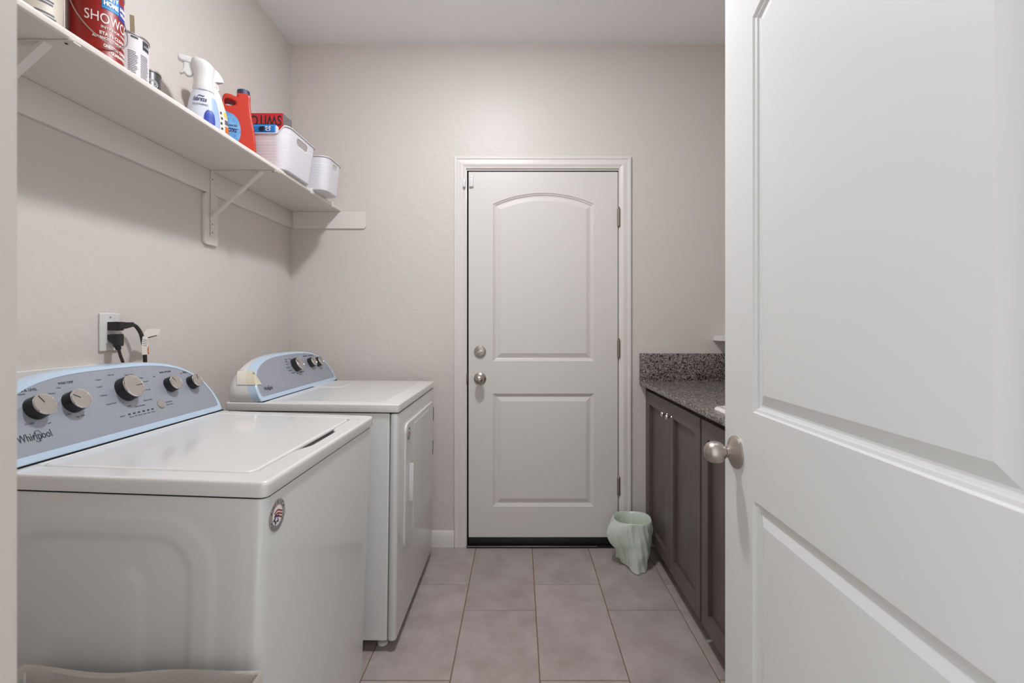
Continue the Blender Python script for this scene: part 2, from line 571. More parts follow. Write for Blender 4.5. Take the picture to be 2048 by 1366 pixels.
# near doorway jamb
tj = thing('trim_2', 'painted jamb of the near doorway, blurred at the photo edge', None, (NX0, .28, 0), kind='structure')
add('jamb', box(NX0 - .02, NX0, YF - .125, YF, 0, 2.07, .002), 'jamb', tj)
add('jamb', box(NX1, NX1 + .02, YF - .125, YF, 0, 2.07, .002), 'jamb', tj)
add('head_jamb', box(NX0 - .02, NX1 + .02, YF - .125, YF, 2.07, 2.09, .002), 'jamb', tj)

# back door casing: mitred moulding swept around the opening
def casing(xa, xb, zt, w, t, y, parent):
    prof = [(0.0, 0.0), (0.0, t * .55), (w * .12, t * .62), (w * .2, t * .72), (w * .3, t * .95), (w * .42, t), (w * .62, t * .78), (w * .72, t * .78), (w * .8, t * .98), (w * .95, t), (w, t * .85), (w, 0)]
    def member(path_fn):
        rings = []
        for end in (0, 1):
            rings.append([Vector(path_fn(end, s, h)) for s, h in prof])
        return loft(rings)
    add('casing', member(lambda e, s, h: (xa - s, y - h, 0 if not e else zt + s)), 'trim', parent)
    add('casing', member(lambda e, s, h: (xb + s, y - h, 0 if not e else zt + s)), 'trim', parent)
    add('head_casing', member(lambda e, s, h: ((xa - s) if not e else (xb + s), y - h, zt + s)), 'trim', parent)
SX_ = -0.2745
t1 = thing('trim_1', 'white moulded casing around the closed door', None, (0.13, YB, 0), kind='structure')
casing(DX0 - .004, DX1 + .002, DZ + .01, 0.064, 0.017, YB, t1)
add('jamb', box(DX0 - .02, DX0, YB - .001, YB + .12, 0, DZ, .001), 'trim', t1)
add('jamb', box(DX1, DX1 + .02, YB - .001, YB + .12, 0, DZ, .001), 'trim', t1)
add('head_jamb', box(DX0 - .02, DX1 + .02, YB - .001, YB + .12, DZ, DZ + .02, .001), 'trim', t1)
add('gap_shade_strip', join([box(DX0 + .0006, SX_ - .0004, YB + .004, YB + .045, .01, DZ), box(SX_ + .8127, DX1 - .0002, YB + .004, YB + .045, .01, DZ), box(DX0, DX1, YB + .004, YB + .045, 2.0415, DZ)]), 'gap', t1)  # black filler set into the door gap to paint its shade
add('door_stop', join([box(DX0, DX0 + .012, YB + .046, YB + .08, 0, DZ), box(DX1 - .012, DX1, YB + .046, YB + .08, 0, DZ), box(DX0, DX1, YB + .046, YB + .08, DZ - .012, DZ)]), 'gap', t1)

# baseboards
def base_prof(name, p0, p1, out, label):
    h, t = 0.088, 0.014
    prof = [(0, 0), (t, 0), (t, h * .72), (t * .8, h * .8), (t * .72, h * .9), (t * .35, h), (0, h)]
    rings = [[Vector((p[0] + out[0] * a, p[1] + out[1] * a, b)) for a, b in prof] for p in (p0, p1)]
    structure(name, loft(rings), 'trim', label)
base_prof('baseboard_back', (XL, YB), (DX0 - .069, YB), (0, -1), 'white baseboard between dryer and door casing')
base_prof('baseboard_right', (DX1 + .068, YB), (.70, YB), (0, -1), 'white baseboard behind the small waste bin')
base_prof('baseboard_left', (XL, YF), (XL, YB - .015), (1, 0), 'white baseboard behind the laundry machines')

# ------------------------------------------------------------------ doors
def outline(x0, x1, zb, zs, zp, o, n=22):
    """panel outline shrunk by o; arched top when zp > zs"""
    if zp <= zs + 1e-6:
        return [(x0 + o, zb + o), (x1 - o, zb + o), (x1 - o, zs - o), (x0 + o, zs - o)]
    hw = (x1 - x0) / 2; s = zp - zs
    R = (hw * hw + s * s) / (2 * s); cx = (x0 + x1) / 2; cz = zp - R
    r = R - o; h = hw - o
    a = math.asin(h / r)
    pts = [(x0 + o, zb + o), (x1 - o, zb + o)]
    for k in range(n + 1):
        t = a - 2 * a * k / n
        pts.append((cx + r * math.sin(t), cz + r * math.cos(t)))
    return pts

PROFILE = [(0, 0), (.003, .004), (.009, .0055), (.0095, .008), (.015, .0105), (.019, .0105), (.042, .0025), (.0435, .0025)]
def door_slab(w, h, z0, panels, fn, thick=0.04):
    """panelled slab; fn(a, z, depth) -> world point"""
    bm = bmesh.new()
    vert = lambda a, z, d: bm.verts.new(fn(a, z, d))
    def poly(pts): bm.faces.new([vert(a, z, 0) for a, z in pts])
    x0, x1 = panels[0][0], panels[0][1]
    poly([(0, z0), (x0, z0), (x0, h), (0, h)])
    poly([(x1, z0), (w, z0), (w, h), (x1, h)])
    prev = z0
    for (a0, a1, zb, zs, zp) in panels:
        poly([(a0, prev), (a1, prev), (a1, zb), (a0, zb)])
        prev = zs
        rings = [[vert(a, z, dp) for a, z in outline(a0, a1, zb, zs, zp, o)] for o, dp in PROFILE]
        n = len(rings[0])
        for r0, r1 in zip(rings[:-1], rings[1:]):
            for i in range(n):
                j = (i + 1) % n
                bm.faces.new((r0[i], r0[j], r1[j], r1[i]))
        bm.faces.new(rings[-1])
    a0, a1, zb, zs, zp = panels[-1]
    top = outline(a0, a1, zb, zs, zp, 0)[2:]
    for p, q in zip(top[:-1], top[1:]):
        poly([p, q, (q[0], h), (p[0], h)])
    # edges and back
    c = [(0, z0), (w, z0), (w, h), (0, h)]
    for p, q in zip(c, c[1:] + c[:1]):
        bm.faces.new([vert(p[0], p[1], 0), vert(q[0], q[1], 0), vert(q[0], q[1], thick), vert(p[0], p[1], thick)])
    bm.faces.new([vert(a, z, thick) for a, z in c])
    bmesh.ops.remove_doubles(bm, verts=bm.verts[:], dist=1e-6)
    return from_bm(bm)

def knob_parts(parent, origin, direction, rose_r=0.036, s=1.0):
    m = axis_mtx(origin, direction)
    k = add('door_knob', lathe([(0.0, .02), (.0105, .021), (.0105, .024), (.0165, .029), (.0225, .037), (.0255, .047), (.0248, .056), (.0215, .064), (.0150, .070), (.007, .0728), (0, .0733)], m, 32), 'nickel', parent, label='satin nickel knob')
    add('rosette', lathe([(0, 0), (rose_r, 0), (rose_r * 1.0, .004), (rose_r * .93, .007), (rose_r * .6, .012), (.016, .017), (.0125, .021), (0, .021)], m, 40), 'nickel', k)
    return k

d1 = thing('door_1', 'closed white door with an arched upper panel and nickel knob', None, (0.13, YB, 0), kind='structure')
SX, SW = -0.2745, 0.8125
slab1 = add('door_slab', door_slab(SW, 2.041, 0.046, [(.1335, .682, .219, .833, .833), (.1335, .682, 1.011, 1.866, 1.926)], lambda a, z, d: Vector((SX + a, YB - .002 + d, z))), 'door', d1, smooth=0)
kb = knob_parts(d1, (-.2125, YB - .002, .9155), (0, -1, 0), .0335)
add('keyhole', lathe([(0, 0), (.0022, 0), (.0022, .001), (0, .001)], axis_mtx((-.2040, YB - .0735, .912), (0, -1, 0)), 10), 'black', kb)
db = add('deadbolt', lathe([(0, 0), (.0325, 0), (.0325, .005), (.030, .009), (.022, .012), (0, .0135)], axis_mtx((-.2125, YB - .002, 1.0625), (0, -1, 0)), 40), 'nickel', d1)
add('thumb_turn', plate([(-.017, -.004), (-.006, -.0075), (.006, -.0075), (.017, -.004), (.017, .002), (.006, .006), (-.006, .006), (-.017, .002)], (), .012, .002, plane_back(YB - .012) @ Matrix.Translation((-.2125, 1.0625, 0)) @ Matrix.Rotation(math.radians(8), 4, 'Z')), 'nickel', db)
add('strike_plate', box(DX0 - .003, DX0 + .0022, YB - .003, YB + .03, .885, .945, .0008), 'hinge', d1)
add('latch', box(DX0 + .001, DX0 + .006, YB + .004, YB + .02, .900, .928, .001), 'hinge', d1)
for z in (1.795, 1.0815, .335):
    hg = add('hinge', lathe([(0, 0), (.0062, 0), (.0088, .004), (.0088, .020), (.0078, .0205), (.0078, .0215), (.0088, .022), (.0088, .078), (.0078, .0785), (.0078, .0795), (.0088, .08), (.0088, .096), (.0048, .1), (.006, .104), (.003, .108), (0, .108)], Matrix.Translation((.5415, YB - .0100, z - .054)), 14), 'hinge', d1)
    add('hinge_leaf', box(.536, .5395, YB - .003, YB + .02, z - .045, z + .045, .0005), 'hinge', hg)
sw = add('door_sweep', box(SX, SX + SW, YB - .006, YB + .03, .012, .052, .001), 'sweep', d1, label='black rubber sweep')
ts = thing('trim_3', 'dark door threshold with a thin bright metal edge', None, (0.13, YB, 0), kind='structure')
add('threshold', box(DX0, DX1, YB - .022, YB + .1, -.001, .0105, .002), 'sweep', ts)
add('metal_edge', box(DX0 + .004, DX1 - .12, YB - .0245, YB - .0215, .0085, .0125, .0005), 'steel', ts)

# near door, opened flat against the counter side: its face looks to -x
NXF, NY1, NW_ = 0.500, 1.186, 0.836
d2 = thing('door_2', 'open white panelled door with nickel knob, close to the camera', None, (NXF, .35, 0), kind='structure')
add('door_slab', door_slab(NW_, 2.04, 0.012, [(.139, NW_ - .125, .219, .833, .833), (.139, NW_ - .125, 1.020, 1.866, 1.926)], lambda a, z, d: Vector((NXF + d, NY1 - a, z)), .035), 'door2', d2, smooth=0)
knob_parts(d2, (NXF, 1.125, .9145), (-1, 0, 0), .0375)
knob_parts(d2, (NXF + .035, 1.125, .9145), (1, 0, 0), .0375)
add('latch_plate', box(NXF + .006, NXF + .029, NY1 - .001, NY1 + .001, .886, .943, .0005), 'nickel', d2)
for z in (1.79, 1.02, .25):
    add('hinge', lathe([(0, 0), (.006, 0), (.006, .09), (0, .09)], Matrix.Translation((NXF - .002, .352, z - .045)), 12), 'hinge', d2)

# door sensor and magnet
sn = thing('door_sensor', 'small white alarm sensor at the top corner of the closed door', 'sensor', (-.2585, YB - .002, 1.957))
add('sensor_case', box(-.2700, -.2475, YB - .0165, YB - .002, 1.957, 2.019, .003, 3), 'white', sn)
add('indicator', box(-.2625, -.2550, YB - .0172, YB - .0162, 2.0060, 2.0075), 'print', sn)
solo('sensor_magnet', box(-.3035, -.2895, YB - .031, YB - .0155, 1.952, 1.995, .0025, 3), 'white', 'slim white magnet on the door casing beside the alarm sensor', 'sensor')

# ------------------------------------------------------------------ wall shelf on the left
SZ, ST, SFX = 1.824, 0.019, -0.967
ws = thing('wall_shelf', 'long white shelf board on brackets along the left wall', 'shelf', (XL, 1.5, SZ))
def shelf_board():
    prof = [(XL + .001, SZ), (SFX - .006, SZ), (SFX - .0015, SZ + .003), (SFX, SZ + .0095), (SFX - .0015, SZ + .016), (SFX - .006, SZ + ST), (XL + .001, SZ + ST)]
    return loft([[Vector((x, y, z)) for x, z in prof] for y in (.36, YB - .001)])
add('board', shelf_board(), 'shelf', ws)
add('wall_cleat', box(XL, XL + .0125, .36, YB - .001, SZ - .0925, SZ - .0005, .0015), 'shelf', ws)
CL = [(XL + .013, SZ - .093), (-.842, SZ - .093), (-.831, SZ - .080), (-.831, SZ - .0005), (XL + .013, SZ - .0005)]
add('wall_cleat', plate(CL, (), .0085, .001, plane_back(YB - .0003)), 'shelf', ws)
for yb, ysup in ((1.956, 1.958), (1.064, 1.066)):
    add('support_board', plate(rrect(ysup - .044, ysup + .044, SZ - .298, SZ - .0925, .018), (), .012, .002, plane_posx(XL)), 'shelf', ws)
    y0, y1 = yb - .009, yb + .009
    xw = XL + .0130
    t = .003
    parts = [box(xw, xw + t, y0, y1, SZ - .262, SZ - .001, .001, 1)]
    prof = [(xw, SZ - .0045), (SFX - .004, SZ - .0045), (SFX + .006, SZ - .0075), (SFX + .006, SZ - .0045), (SFX - .004, SZ - .0008), (xw, SZ - .0008)]
    parts.append(loft([[Vector((x, y, z)) for x, z in prof] for y in (y0, y1)]))
    A, B = Vector((xw + .002, yb, SZ - .19)), Vector((SFX - .055, yb, SZ - .004))
    dr = (B - A).normalized(); nn = Vector((dr.z, 0, -dr.x))
    w = .010
    # a folded strut: shallow U section
    sec = [(-w, .0), (-w, .007), (-w + .002, .007), (-w + .002, .002), (w - .002, .002), (w - .002, .007), (w, .007), (w, .0)]
    parts.append(loft([[P + Vector((0, a, 0)) + nn * (-b) for a, b in sec] for P in (A, B)]))
    br = add('shelf_bracket', join(parts), 'shelf', ws)
    for zz in (SZ - .035, SZ - .215, SZ - .248):
        add('screw', lathe([(0, 0), (.0032, 0), (.0026, .0014), (0, .0018)], axis_mtx((xw + t, yb, zz), (1, 0, 0)), 10), 'hinge', br)
    add('screw', lathe([(0, 0), (.0034, 0), (.0026, .0014), (0, .0018)], axis_mtx((SFX - .018, yb, SZ - .0045), (0, 0, -1)), 10), 'cord', br)
for y in (2.282, 2.54):
    add('edge_clip', box(SFX - .004, SFX + .003, y - .009, y + .009, SZ - .004, SZ + ST + .003, .001), 'white', ws)

ZS = SZ + ST + .0004                # top of the shelf

# ------------------------------------------------------------------ things on the shelf
def can(name, label, c, r, h, m, base_ang=0.0, lid='steel'):
    t = thing(name, label, 'can', (c[0], c[1], ZS))
    T = Matrix.Translation((c[0], c[1], ZS))
    add('can_body', lathe([(0, 0), (r, 0), (r + .001, .002), (r, .004), (r, h - .006), (r - .0005, h - .004)], T, 48, True), m, t)
    add('rim', lathe([(r - .0005, h - .0055), (r + .0018, h - .005), (r + .002, h - .001), (r, h), (r - .004, h), (r - .005, h - .006), (0, h - .006)], T, 48, True), lid, t)
    return t
ang = lambda c: math.atan2(-c[1], -c[0])     # direction from a point on the shelf to the camera axis

c = (-1.036, 1.196)
r, h = .0545, .178
red = can('paint_can', 'red paint can with white lettering and wire handle, front of shelf', c, r, h, 'redlabel')
a = ang(c)
zt = ZS
txt = lambda body, size, da, z, m, w=None, bold=0.0, name='lettering': add(name, wrap(text_mesh(body, size, .0002, width=w, bold=bold), c, r, a + math.radians(da), zt + z), m, red, smooth=0)
txt('SHOWCASE', .034, 46, .094, 'wprint', .128)
txt('INTERIOR PAINT', .008, 48, .074, 'wprint', .072, .0001)
txt('STAYS CLEAN', .0105, 40, .059, 'wprint', .062, .0003)
txt('ADVANCED STAIN AND SCUFF', .0085, 42, .048, 'wprint', .092, .0002)
txt('ONE-COAT COVERAGE', .010, 52, .031, 'wprint', .070, .0004)
txt('GUARANTEE', .010, 55, .019, 'wprint', .046, .0004)
add('label_block', cyl_patch(c, r + .0003, a + math.radians(12), a + math.radians(52), zt + .120, zt + .163), 'sky', red)
add('label_block', cyl_patch(c, r + .0003, a + math.radians(52), a + math.radians(100), zt + .114, zt + .150), 'royal', red)
_r = r; r = _r + .0012
txt('HGTV', .017, 32, .149, 'wprint', .032, .0008)
txt('HOME', .015, 32, .133, 'wprint', .033, .0008)
txt('SHERWIN', .0115, 72, .139, 'wprint', .034, .0005)
txt('WILLIAMS', .0115, 72, .126, 'wprint', .034, .0005)
r = _r
bail = []
for k in range(15):
    q = k / 14
    aa = a + math.radians(-62 + 180 * q)
    zz = .160 - .125 * math.sin(PI * q) ** .8
    bail.append((c[0] + (r + .004 + .006 * math.sin(PI * q)) * math.cos(aa), c[1] + (r + .004 + .006 * math.sin(PI * q)) * math.sin(aa), zt + zz))
add('wire_handle', tube(bail, .0013, 8, 3), 'steel', red)

c = (-1.093, 1.095)
beige = can('paint_can', 'beige labelled paint can partly hidden behind the red can', c, .054, .150, 'canbeige')
a = ang(c); r = .054
for i, (w_, z_) in enumerate(((.030, .088), (.034, .079), (.030, .072), (.036, .050), (.044, .043), (.030, .037))):
    add('print_line', cyl_patch(c, r + .0003, a + math.radians(24) - w_ / r / 2, a + math.radians(24) + w_ / r / 2, ZS + z_, ZS + z_ + .0035, 8), 'printl', beige)
add('print_block', cyl_patch(c, r + .0003, a - math.radians(75), a - math.radians(22), ZS + .004, ZS + .14, 8), 'candark', beige)

c = (-1.085, 1.345); r = .054; h = .152
wcan = can('paint_can', 'white labelled paint can between the red can and small dark can', c, r, h, 'canwhite')
a = ang(c)
for k in range(22):
    zz = .100 - k * .0043
    for s, w_ in ((20, .024), (54, .027)):
        add('print_line', cyl_patch(c, r + .0002, a + math.radians(s) - w_ / r / 2, a + math.radians(s) + (w_ * random.uniform(.2, .5)) / r, ZS + zz, ZS + zz + .0014, 5), 'printl', wcan, smooth=0)
add('print_block', cyl_patch(c, r + .0003, a + math.radians(46), a + math.radians(72), ZS + .118, ZS + .143, 6), 'print', wcan)
add('print_block', cyl_patch(c, r + .0003, a + math.radians(14), a + math.radians(32), ZS + .138, ZS + .143, 6), 'print', wcan)
add('lettering', wrap(text_mesh('STAIN', .007, .0002), c, r + .0008, a + math.radians(59), ZS + .128), 'wprint', wcan, smooth=0)
solo('stir_stick', plate(rrect(-.0055, .0055, 0, .268, .002), (), .0025, .0006, frame_mtx((-1.118, 1.424, ZS + .0010), (.75, .66, 0), (-.05, .02, .9985), (.66, -.75, 0))), 'wood_stick', 'flat wooden paint stirrer standing behind the white paint can', 'stir stick')

c = (-1.130, 1.482); r = .036; h = .128
dcan = can('small_can', 'small dark grey can with pale print, right of the white can', c, r, h, 'candark')
a = ang(c)
for k in range(9):
    w_ = random.uniform(.022, .04)
    add('print_line', cyl_patch(c, r + .0003, a + math.radians(32) - w_ / r / 2, a + math.radians(32) + w_ / r / 2, ZS + .012 + k * .0072, ZS + .0145 + k * .0072, 7), 'canwhite', dcan, smooth=0)
for q in (.012, .017):
    add('print_swirl', wrap(plate([(q * math.cos(t_), q * .7 * math.sin(t_)) for t_ in [2 * PI * i / 24 for i in range(24)]], [[((q - .002) * math.cos(t_), (q - .002) * .7 * math.sin(t_)) for t_ in [2 * PI * i / 24 for i in range(24)]]], .0003), c, r, a + math.radians(24), ZS + .088), 'canwhite', dcan, smooth=0)

def ell_ring(cx, cy, z, rx, ry, th, n=32, p=2.0):
    out = []
    for i in range(n):
        t = 2 * PI * i / n
        x = rx * math.copysign(abs(math.cos(t)) ** (2 / p), math.cos(t)); y = ry * math.copysign(abs(math.sin(t)) ** (2 / p), math.sin(t))
        out.append(Vector((cx + x * math.cos(th) - y * math.sin(th), cy + x * math.sin(th) + y * math.cos(th), z)))
    return out

def surf_label(cx, cy, th, sections, u0, u1, z0, z1, off=.0006, nu=14, nz=12, shape=None):
    """a label skin over an elliptic bottle: angle range u0..u1 (degrees in the bottle's frame), heights z0..z1"""
    def rad(z):
        for (za, ra, rb), (zb, rc, rd) in zip(sections[:-1], sections[1:]):
            if za <= z <= zb:
                f = (z - za) / (zb - za)
                return ra + (rc - ra) * f, rb + (rd - rb) * f
        return sections[-1][1:]
    rings = []
    for k in range(nz + 1):
        f = k / nz
        z = z0 + (z1 - z0) * f
        ra, rb = rad(z)
        s = shape(f) if shape else 1
        row = []
        for i in range(nu + 1):
            t = math.radians((u0 + u1) / 2 + (u1 - u0) / 2 * (2 * i / nu - 1) * s)
            x, y = (ra + off) * math.cos(t), (rb + off) * math.sin(t)
            row.append(Vector((cx + x * math.cos(th) - y * math.sin(th), cy + x * math.sin(th) + y * math.cos(th), ZS + z)))
        rings.append(row)
    return loft(rings, False, False, closed=False)

# fabric refresher spray: faces the camera, nozzle to the photo's left
cx, cy = -1.098, 1.700
th = ang((cx, cy))                                # local x axis points at the camera
sp = thing('spray_bottle', 'pale spray bottle with white trigger head pointing left', 'bottle', (cx, cy, ZS))
sec = [(0, .030, .040), (.006, .034, .044), (.05, .037, .050), (.09, .036, .049), (.115, .034, .046), (.140, .031, .041), (.160, .028, .035), (.178, .0255, .0295)]
add('bottle_body', loft([ell_ring(cx, cy, ZS + z, a_, b_, th) for z, a_, b_ in sec]), 'bottle', sp)
add('label_skin', surf_label(cx, cy, th, sec, 10, 95, .012, .150, shape=lambda f: 1 - .5 * f * f), 'bottleblue', sp, label='pale blue label band')
add('label_patch', surf_label(cx, cy, th, sec, 2, 44, .055, .102, .0012, shape=lambda f: math.sqrt(max(1 - (f * .95) ** 3, .02))), 'royal', sp)
hd = [(.172, .001, .030, .0312), (.180, .0, .0305, .0320), (.200, .0, .027, .0290), (.218, .0, .026, .0285), (.240, .001, .028, .0315), (.259, .0, .029, .0350), (.270, -.005, .027, .0315), (.279, -.010, .022, .0255), (.284, -.014, .014, .017), (.2855, -.016, .006, .008)]
side = Vector((math.cos(th - PI / 2), math.sin(th - PI / 2), 0))      # photo-left of the bottle
add('trigger_head', loft([ell_ring(cx - side.x * o, cy - side.y * o, ZS + z, a_, b_, th) for z, o, a_, b_ in hd]), 'white', sp)
P = Vector((cx, cy, ZS))
U = Vector((0, 0, 1))
Msd = frame_mtx(P, (side.x, side.y, 0), (0, 0, 1), (-math.cos(th), -math.sin(th), 0))
hp_ = lambda x, y: ((465 - x) * 2.418e-4, EYE + (550 - y / 7.19) * 1.7 / 978 - ZS)
noz = smooth2([hp_(*q) for q in ((162, 195), (168, 160), (205, 150), (345, 156), (370, 200), (345, 250), (240, 246), (190, 234), (166, 216))], 3)
add('nozzle', plate(noz, (), .022, .006, Msd @ Matrix.Translation((0, 0, -.011)), 3), 'white', sp, smooth=60)
trg = smooth2([hp_(*q) for q in ((238, 240), (228, 320), (200, 380), (184, 408), (205, 416), (240, 394), (262, 424), (300, 432), (340, 405), (360, 330), (350, 240))], 3)
add('trigger', plate(trg, (), .016, .0045, Msd @ Matrix.Translation((0, 0, -.008)), 3), 'white', sp, smooth=60)
Mt = frame_mtx(P + Vector((math.cos(th), math.sin(th), 0)) * .0375, (-side.x, -side.y, 0), (0, 0, 1), (math.cos(th), math.sin(th), 0))
def flat_text(parent, Mx, body, size, a_, b_, m, w=None, bold=0, shear=0, ext=.0003, rot=0):
    me = text_mesh(body, size, ext, width=w, bold=bold, shear=shear)
    me.transform(Mx @ Matrix.Translation((a_, b_, 0)) @ Matrix.Rotation(math.radians(rot), 4, 'Z'))
    return add('lettering', me, m, parent, smooth=0)
def bent_text(parent, body, size, u, z, m, w=None, shear=0, bold=0):
    """text wrapped on the fabric spray bottle"""
    me = text_mesh(body, size, .0002, width=w, shear=shear, bold=bold)
    R_ = .046
    for v in me.vertices:
        t = math.radians(u) + v.co.x / R_
        zz = z + v.co.y
        for (za, ra, rb), (zb, rc, rd) in zip(sec[:-1], sec[1:]):
            if za <= zz <= zb:
                f = (zz - za) / (zb - za); ra, rb = ra + (rc - ra) * f, rb + (rd - rb) * f
                break
        q = .0014 + v.co.z
        x, y = (ra + q) * math.cos(t), (rb + q) * math.sin(t)
        v.co = Vector((cx + x * math.cos(th) - y * math.sin(th), cy + x * math.sin(th) + y * math.cos(th), ZS + zz))
    return add('lettering', me, m, parent, smooth=0)
bent_text(sp, 'febreze', .024, -14, .136, 'navy', .044, .25, .0001)
bent_text(sp, '~', .03, -8, .149, 'navy', .022, 0, .0)
bent_text(sp, 'CLOTHING', .0088, -12, .117, 'print', .047, 0, .0)

# second spray bottle: cream, nozzle to the photo's right, just behind
cx2, cy2 = -1.134, 1.803
th2 = ang((cx2, cy2)) + math.radians(12)
s2 = thing('spray_bottle', 'white cleaner spray bottle with yellow label, nozzle pointing right', 'bottle', (cx2, cy2, ZS))
sec2 = [(0, .030, .050), (.006, .033, .053), (.08, .034, .055), (.12, .033, .053), (.16, .031, .046), (.195, .027, .036), (.222, .021, .026), (.238, .0155, .017), (.246, .0145, .0155)]
add('bottle_body', loft([ell_ring(cx2, cy2, ZS + z, a_, b_, th2) for z, a_, b_ in sec2]), 'cream', s2)
add('collar', loft([ell_ring(cx2, cy2, ZS + z, q, q, th2) for z, q in ((.236, .016), (.238, .0175), (.254, .0175), (.257, .015))]), 'white', s2)
rt = Vector((math.cos(th2 + PI / 2), math.sin(th2 + PI / 2), 0))
P2 = Vector((cx2, cy2, ZS))
add('trigger_head', loft([[P2 + rt * x + U * z + Vector((math.cos(th2), math.sin(th2), 0)) * y for y, z in ((-w_, z0_), (w_, z0_), (w_ * .9, z1_), (-w_ * .9, z1_))] for x, w_, z0_, z1_ in ((-.03, .012, .262, .286), (-.005, .015, .252, .302), (.012, .015, .258, .302), (.024, .012, .262, .292), (.034, .008, .266, .281), (.039, .005, .268, .273))]), 'white', s2)
add('trigger', tube([P2 + rt * .014 + U * .264, P2 + rt * .019 + U * .248, P2 + rt * .022 + U * .232], .004, 8, 4), 'white', s2)
add('label_skin', surf_label(cx2, cy2, th2, sec2, 12, 80, .050, .166, .0008, shape=lambda f: math.sqrt(max(1 - (f * .92) ** 4, .02))), 'paper', s2, label='printed label')
add('label_patch', surf_label(cx2, cy2, th2, sec2, 42, 72, .130, .154, .0014, shape=lambda f: math.sqrt(max(1 - (2 * f - 1) ** 2, .02))), 'yellow', s2)
add('label_patch', surf_label(cx2, cy2, th2, sec2, 44, 76, .076, .100, .0014), 'orangep', s2)
add('label_patch', surf_label(cx2, cy2, th2, sec2, 44, 74, .106, .124, .0014), 'printl', s2)
for k, uu in enumerate((26, 24, 27, 25)):
    add('label_mark', surf_label(cx2, cy2, th2, sec2, uu, uu + 8, .082 + k * .019, .091 + k * .019, .0014, 4, 3), 'print', s2)

# detergent pouch behind the jug
tp = thing('detergent_pouch', 'blue stand-up detergent pouch behind the orange jug', 'pouch', (-1.193, 1.937, ZS))
pa = ang((-1.193, 1.937)) + PI / 2
ud = Vector((math.cos(pa), math.sin(pa), 0))
nd = Vector((math.cos(pa - PI / 2), math.sin(pa - PI / 2), 0))
rings = []
for z, w_, d_ in ((0, .040, .022), (.03, .042, .024), (.12, .041, .018), (.19, .037, .012), (.235, .028, .006), (.255, .016, .002), (.262, .006, .001)):
    rings.append([Vector((-1.193, 1.937, ZS + z)) + ud * (w_ * math.cos(2 * PI * i / 24)) + nd * (d_ * math.sin(2 * PI * i / 24)) for i in range(24)])
add('pouch_body', loft(rings), 'pouch', tp)
Mp = frame_mtx(Vector((-1.193, 1.937, ZS)) + nd * .0275, ud, (0, 0, 1), nd)
add('print_block', plate(rrect(-.03, -.006, .12, .20, .005), (), .0006, mtx=Mp), 'teal', tp)
add('print_block', plate(rrect(.000, .018, .12, .20, .005), (), .0006, mtx=Mp), 'print', tp)
flat_text(tp, Mp, 'IT', .03, .0, .225, 'wprint', .018, .001)

# orange jug
jx, jy = -1.094, 1.904
jt = thing('detergent_jug', 'orange detergent jug with navy cap and blue label', 'jug', (jx, jy, ZS))
ja = ang((jx, jy))
nj = Vector((math.cos(ja), math.sin(ja), 0)); uj = Vector((math.cos(ja + PI / 2), math.sin(ja + PI / 2), 0))
S = 1.885 / 978 / 7.19
def jp(x, y):
    return ((x - 980) * S / 1.13, EYE + (650 - (100 + y / 7.19)) * 1.885 / 978 - ZS)
out_px = [(972, 625), (966, 690), (930, 672), (850, 658), (795, 668), (768, 705), (760, 760), (762, 900), (760, 1100), (755, 1300), (755, 1500), (768, 1566), (1220, 1566), (1243, 1500), (1240, 1366), (1230, 1250), (1206, 1090), (1180, 950), (1156, 760), (1146, 625)]
hole_px = [(792, 762), (800, 742), (850, 738), (905, 746), (945, 768), (952, 786), (935, 806), (880, 824), (815, 828), (790, 805)]
Mj = frame_mtx(Vector((jx, jy, ZS)) - nj * .032, uj, (0, 0, 1), nj)
jme = plate(smooth2([jp(*p) for p in out_px]), [smooth2([jp(*p) for p in hole_px])], .064, .004, Mj, 1)
def moulded(me, voxel, smooth_it):
    """one rounded skin, as blow-moulded plastic has"""
    o = bpy.data.objects.new('tmp', me)
    COL.objects.link(o)
    md = o.modifiers.new('r', 'REMESH'); md.mode = 'VOXEL'; md.voxel_size = voxel
    md = o.modifiers.new('s', 'SMOOTH'); md.factor = .5; md.iterations = smooth_it
    dg = _DG(); dg.update()
    out = bpy.data.meshes.new_from_object(o.evaluated_get(dg))
    bpy.data.objects.remove(o)
    return out
jme = moulded(jme, .0028, 14)
add('jug_body', jme, 'orange', jt, smooth=180)
nx, nz = jp(1058, 625)
NP = Vector((jx, jy, ZS)) + uj * nx
add('neck', lathe([(.0, nz - .03), (.0225, nz - .03), (.0222, nz + .002), (.020, nz + .004), (0, nz + .004)], Matrix.Translation(NP), 28), 'orange', jt)
cap = [[NP + Vector((0, 0, z)) + (Vector((math.cos(2 * PI * i / 64), math.sin(2 * PI * i / 64), 0)) * (q + (.0006 if i % 2 else 0))) for i in range(64)] for z, q in ((nz + .001, .0215), (nz + .002, .0222), (nz + .021, .0215), (nz + .0225, .020))]
add('cap', loft(cap), 'navy', jt, label='ribbed navy cap')
lab = [jp(*p) for p in [(785, 960), (850, 935), (920, 960), (975, 1010), (1005, 1080), (1018, 1170), (1010, 1260), (985, 1320), (930, 1400), (830, 1420), (785, 1400)]]
Mjl = frame_mtx(Vector((jx, jy, ZS)) + nj * .0321, uj, (0, 0, 1), nj)
add('label_patch', plate(smooth2(lab), (), .0008, mtx=Mjl), 'blue', jt, label='round blue label')
x_, z_ = jp(905, 1115); flat_text(jt, Mjl @ Matrix.Translation((0, 0, .001)), 'ADVANCED', .0095, x_ - .006, z_ , 'navy', .044, .0003)
x_, z_ = jp(905, 1185); flat_text(jt, Mjl @ Matrix.Translation((0, 0, .001)), 'OXI', .0175, x_ - .002, z_, 'navy', .030, .0009)
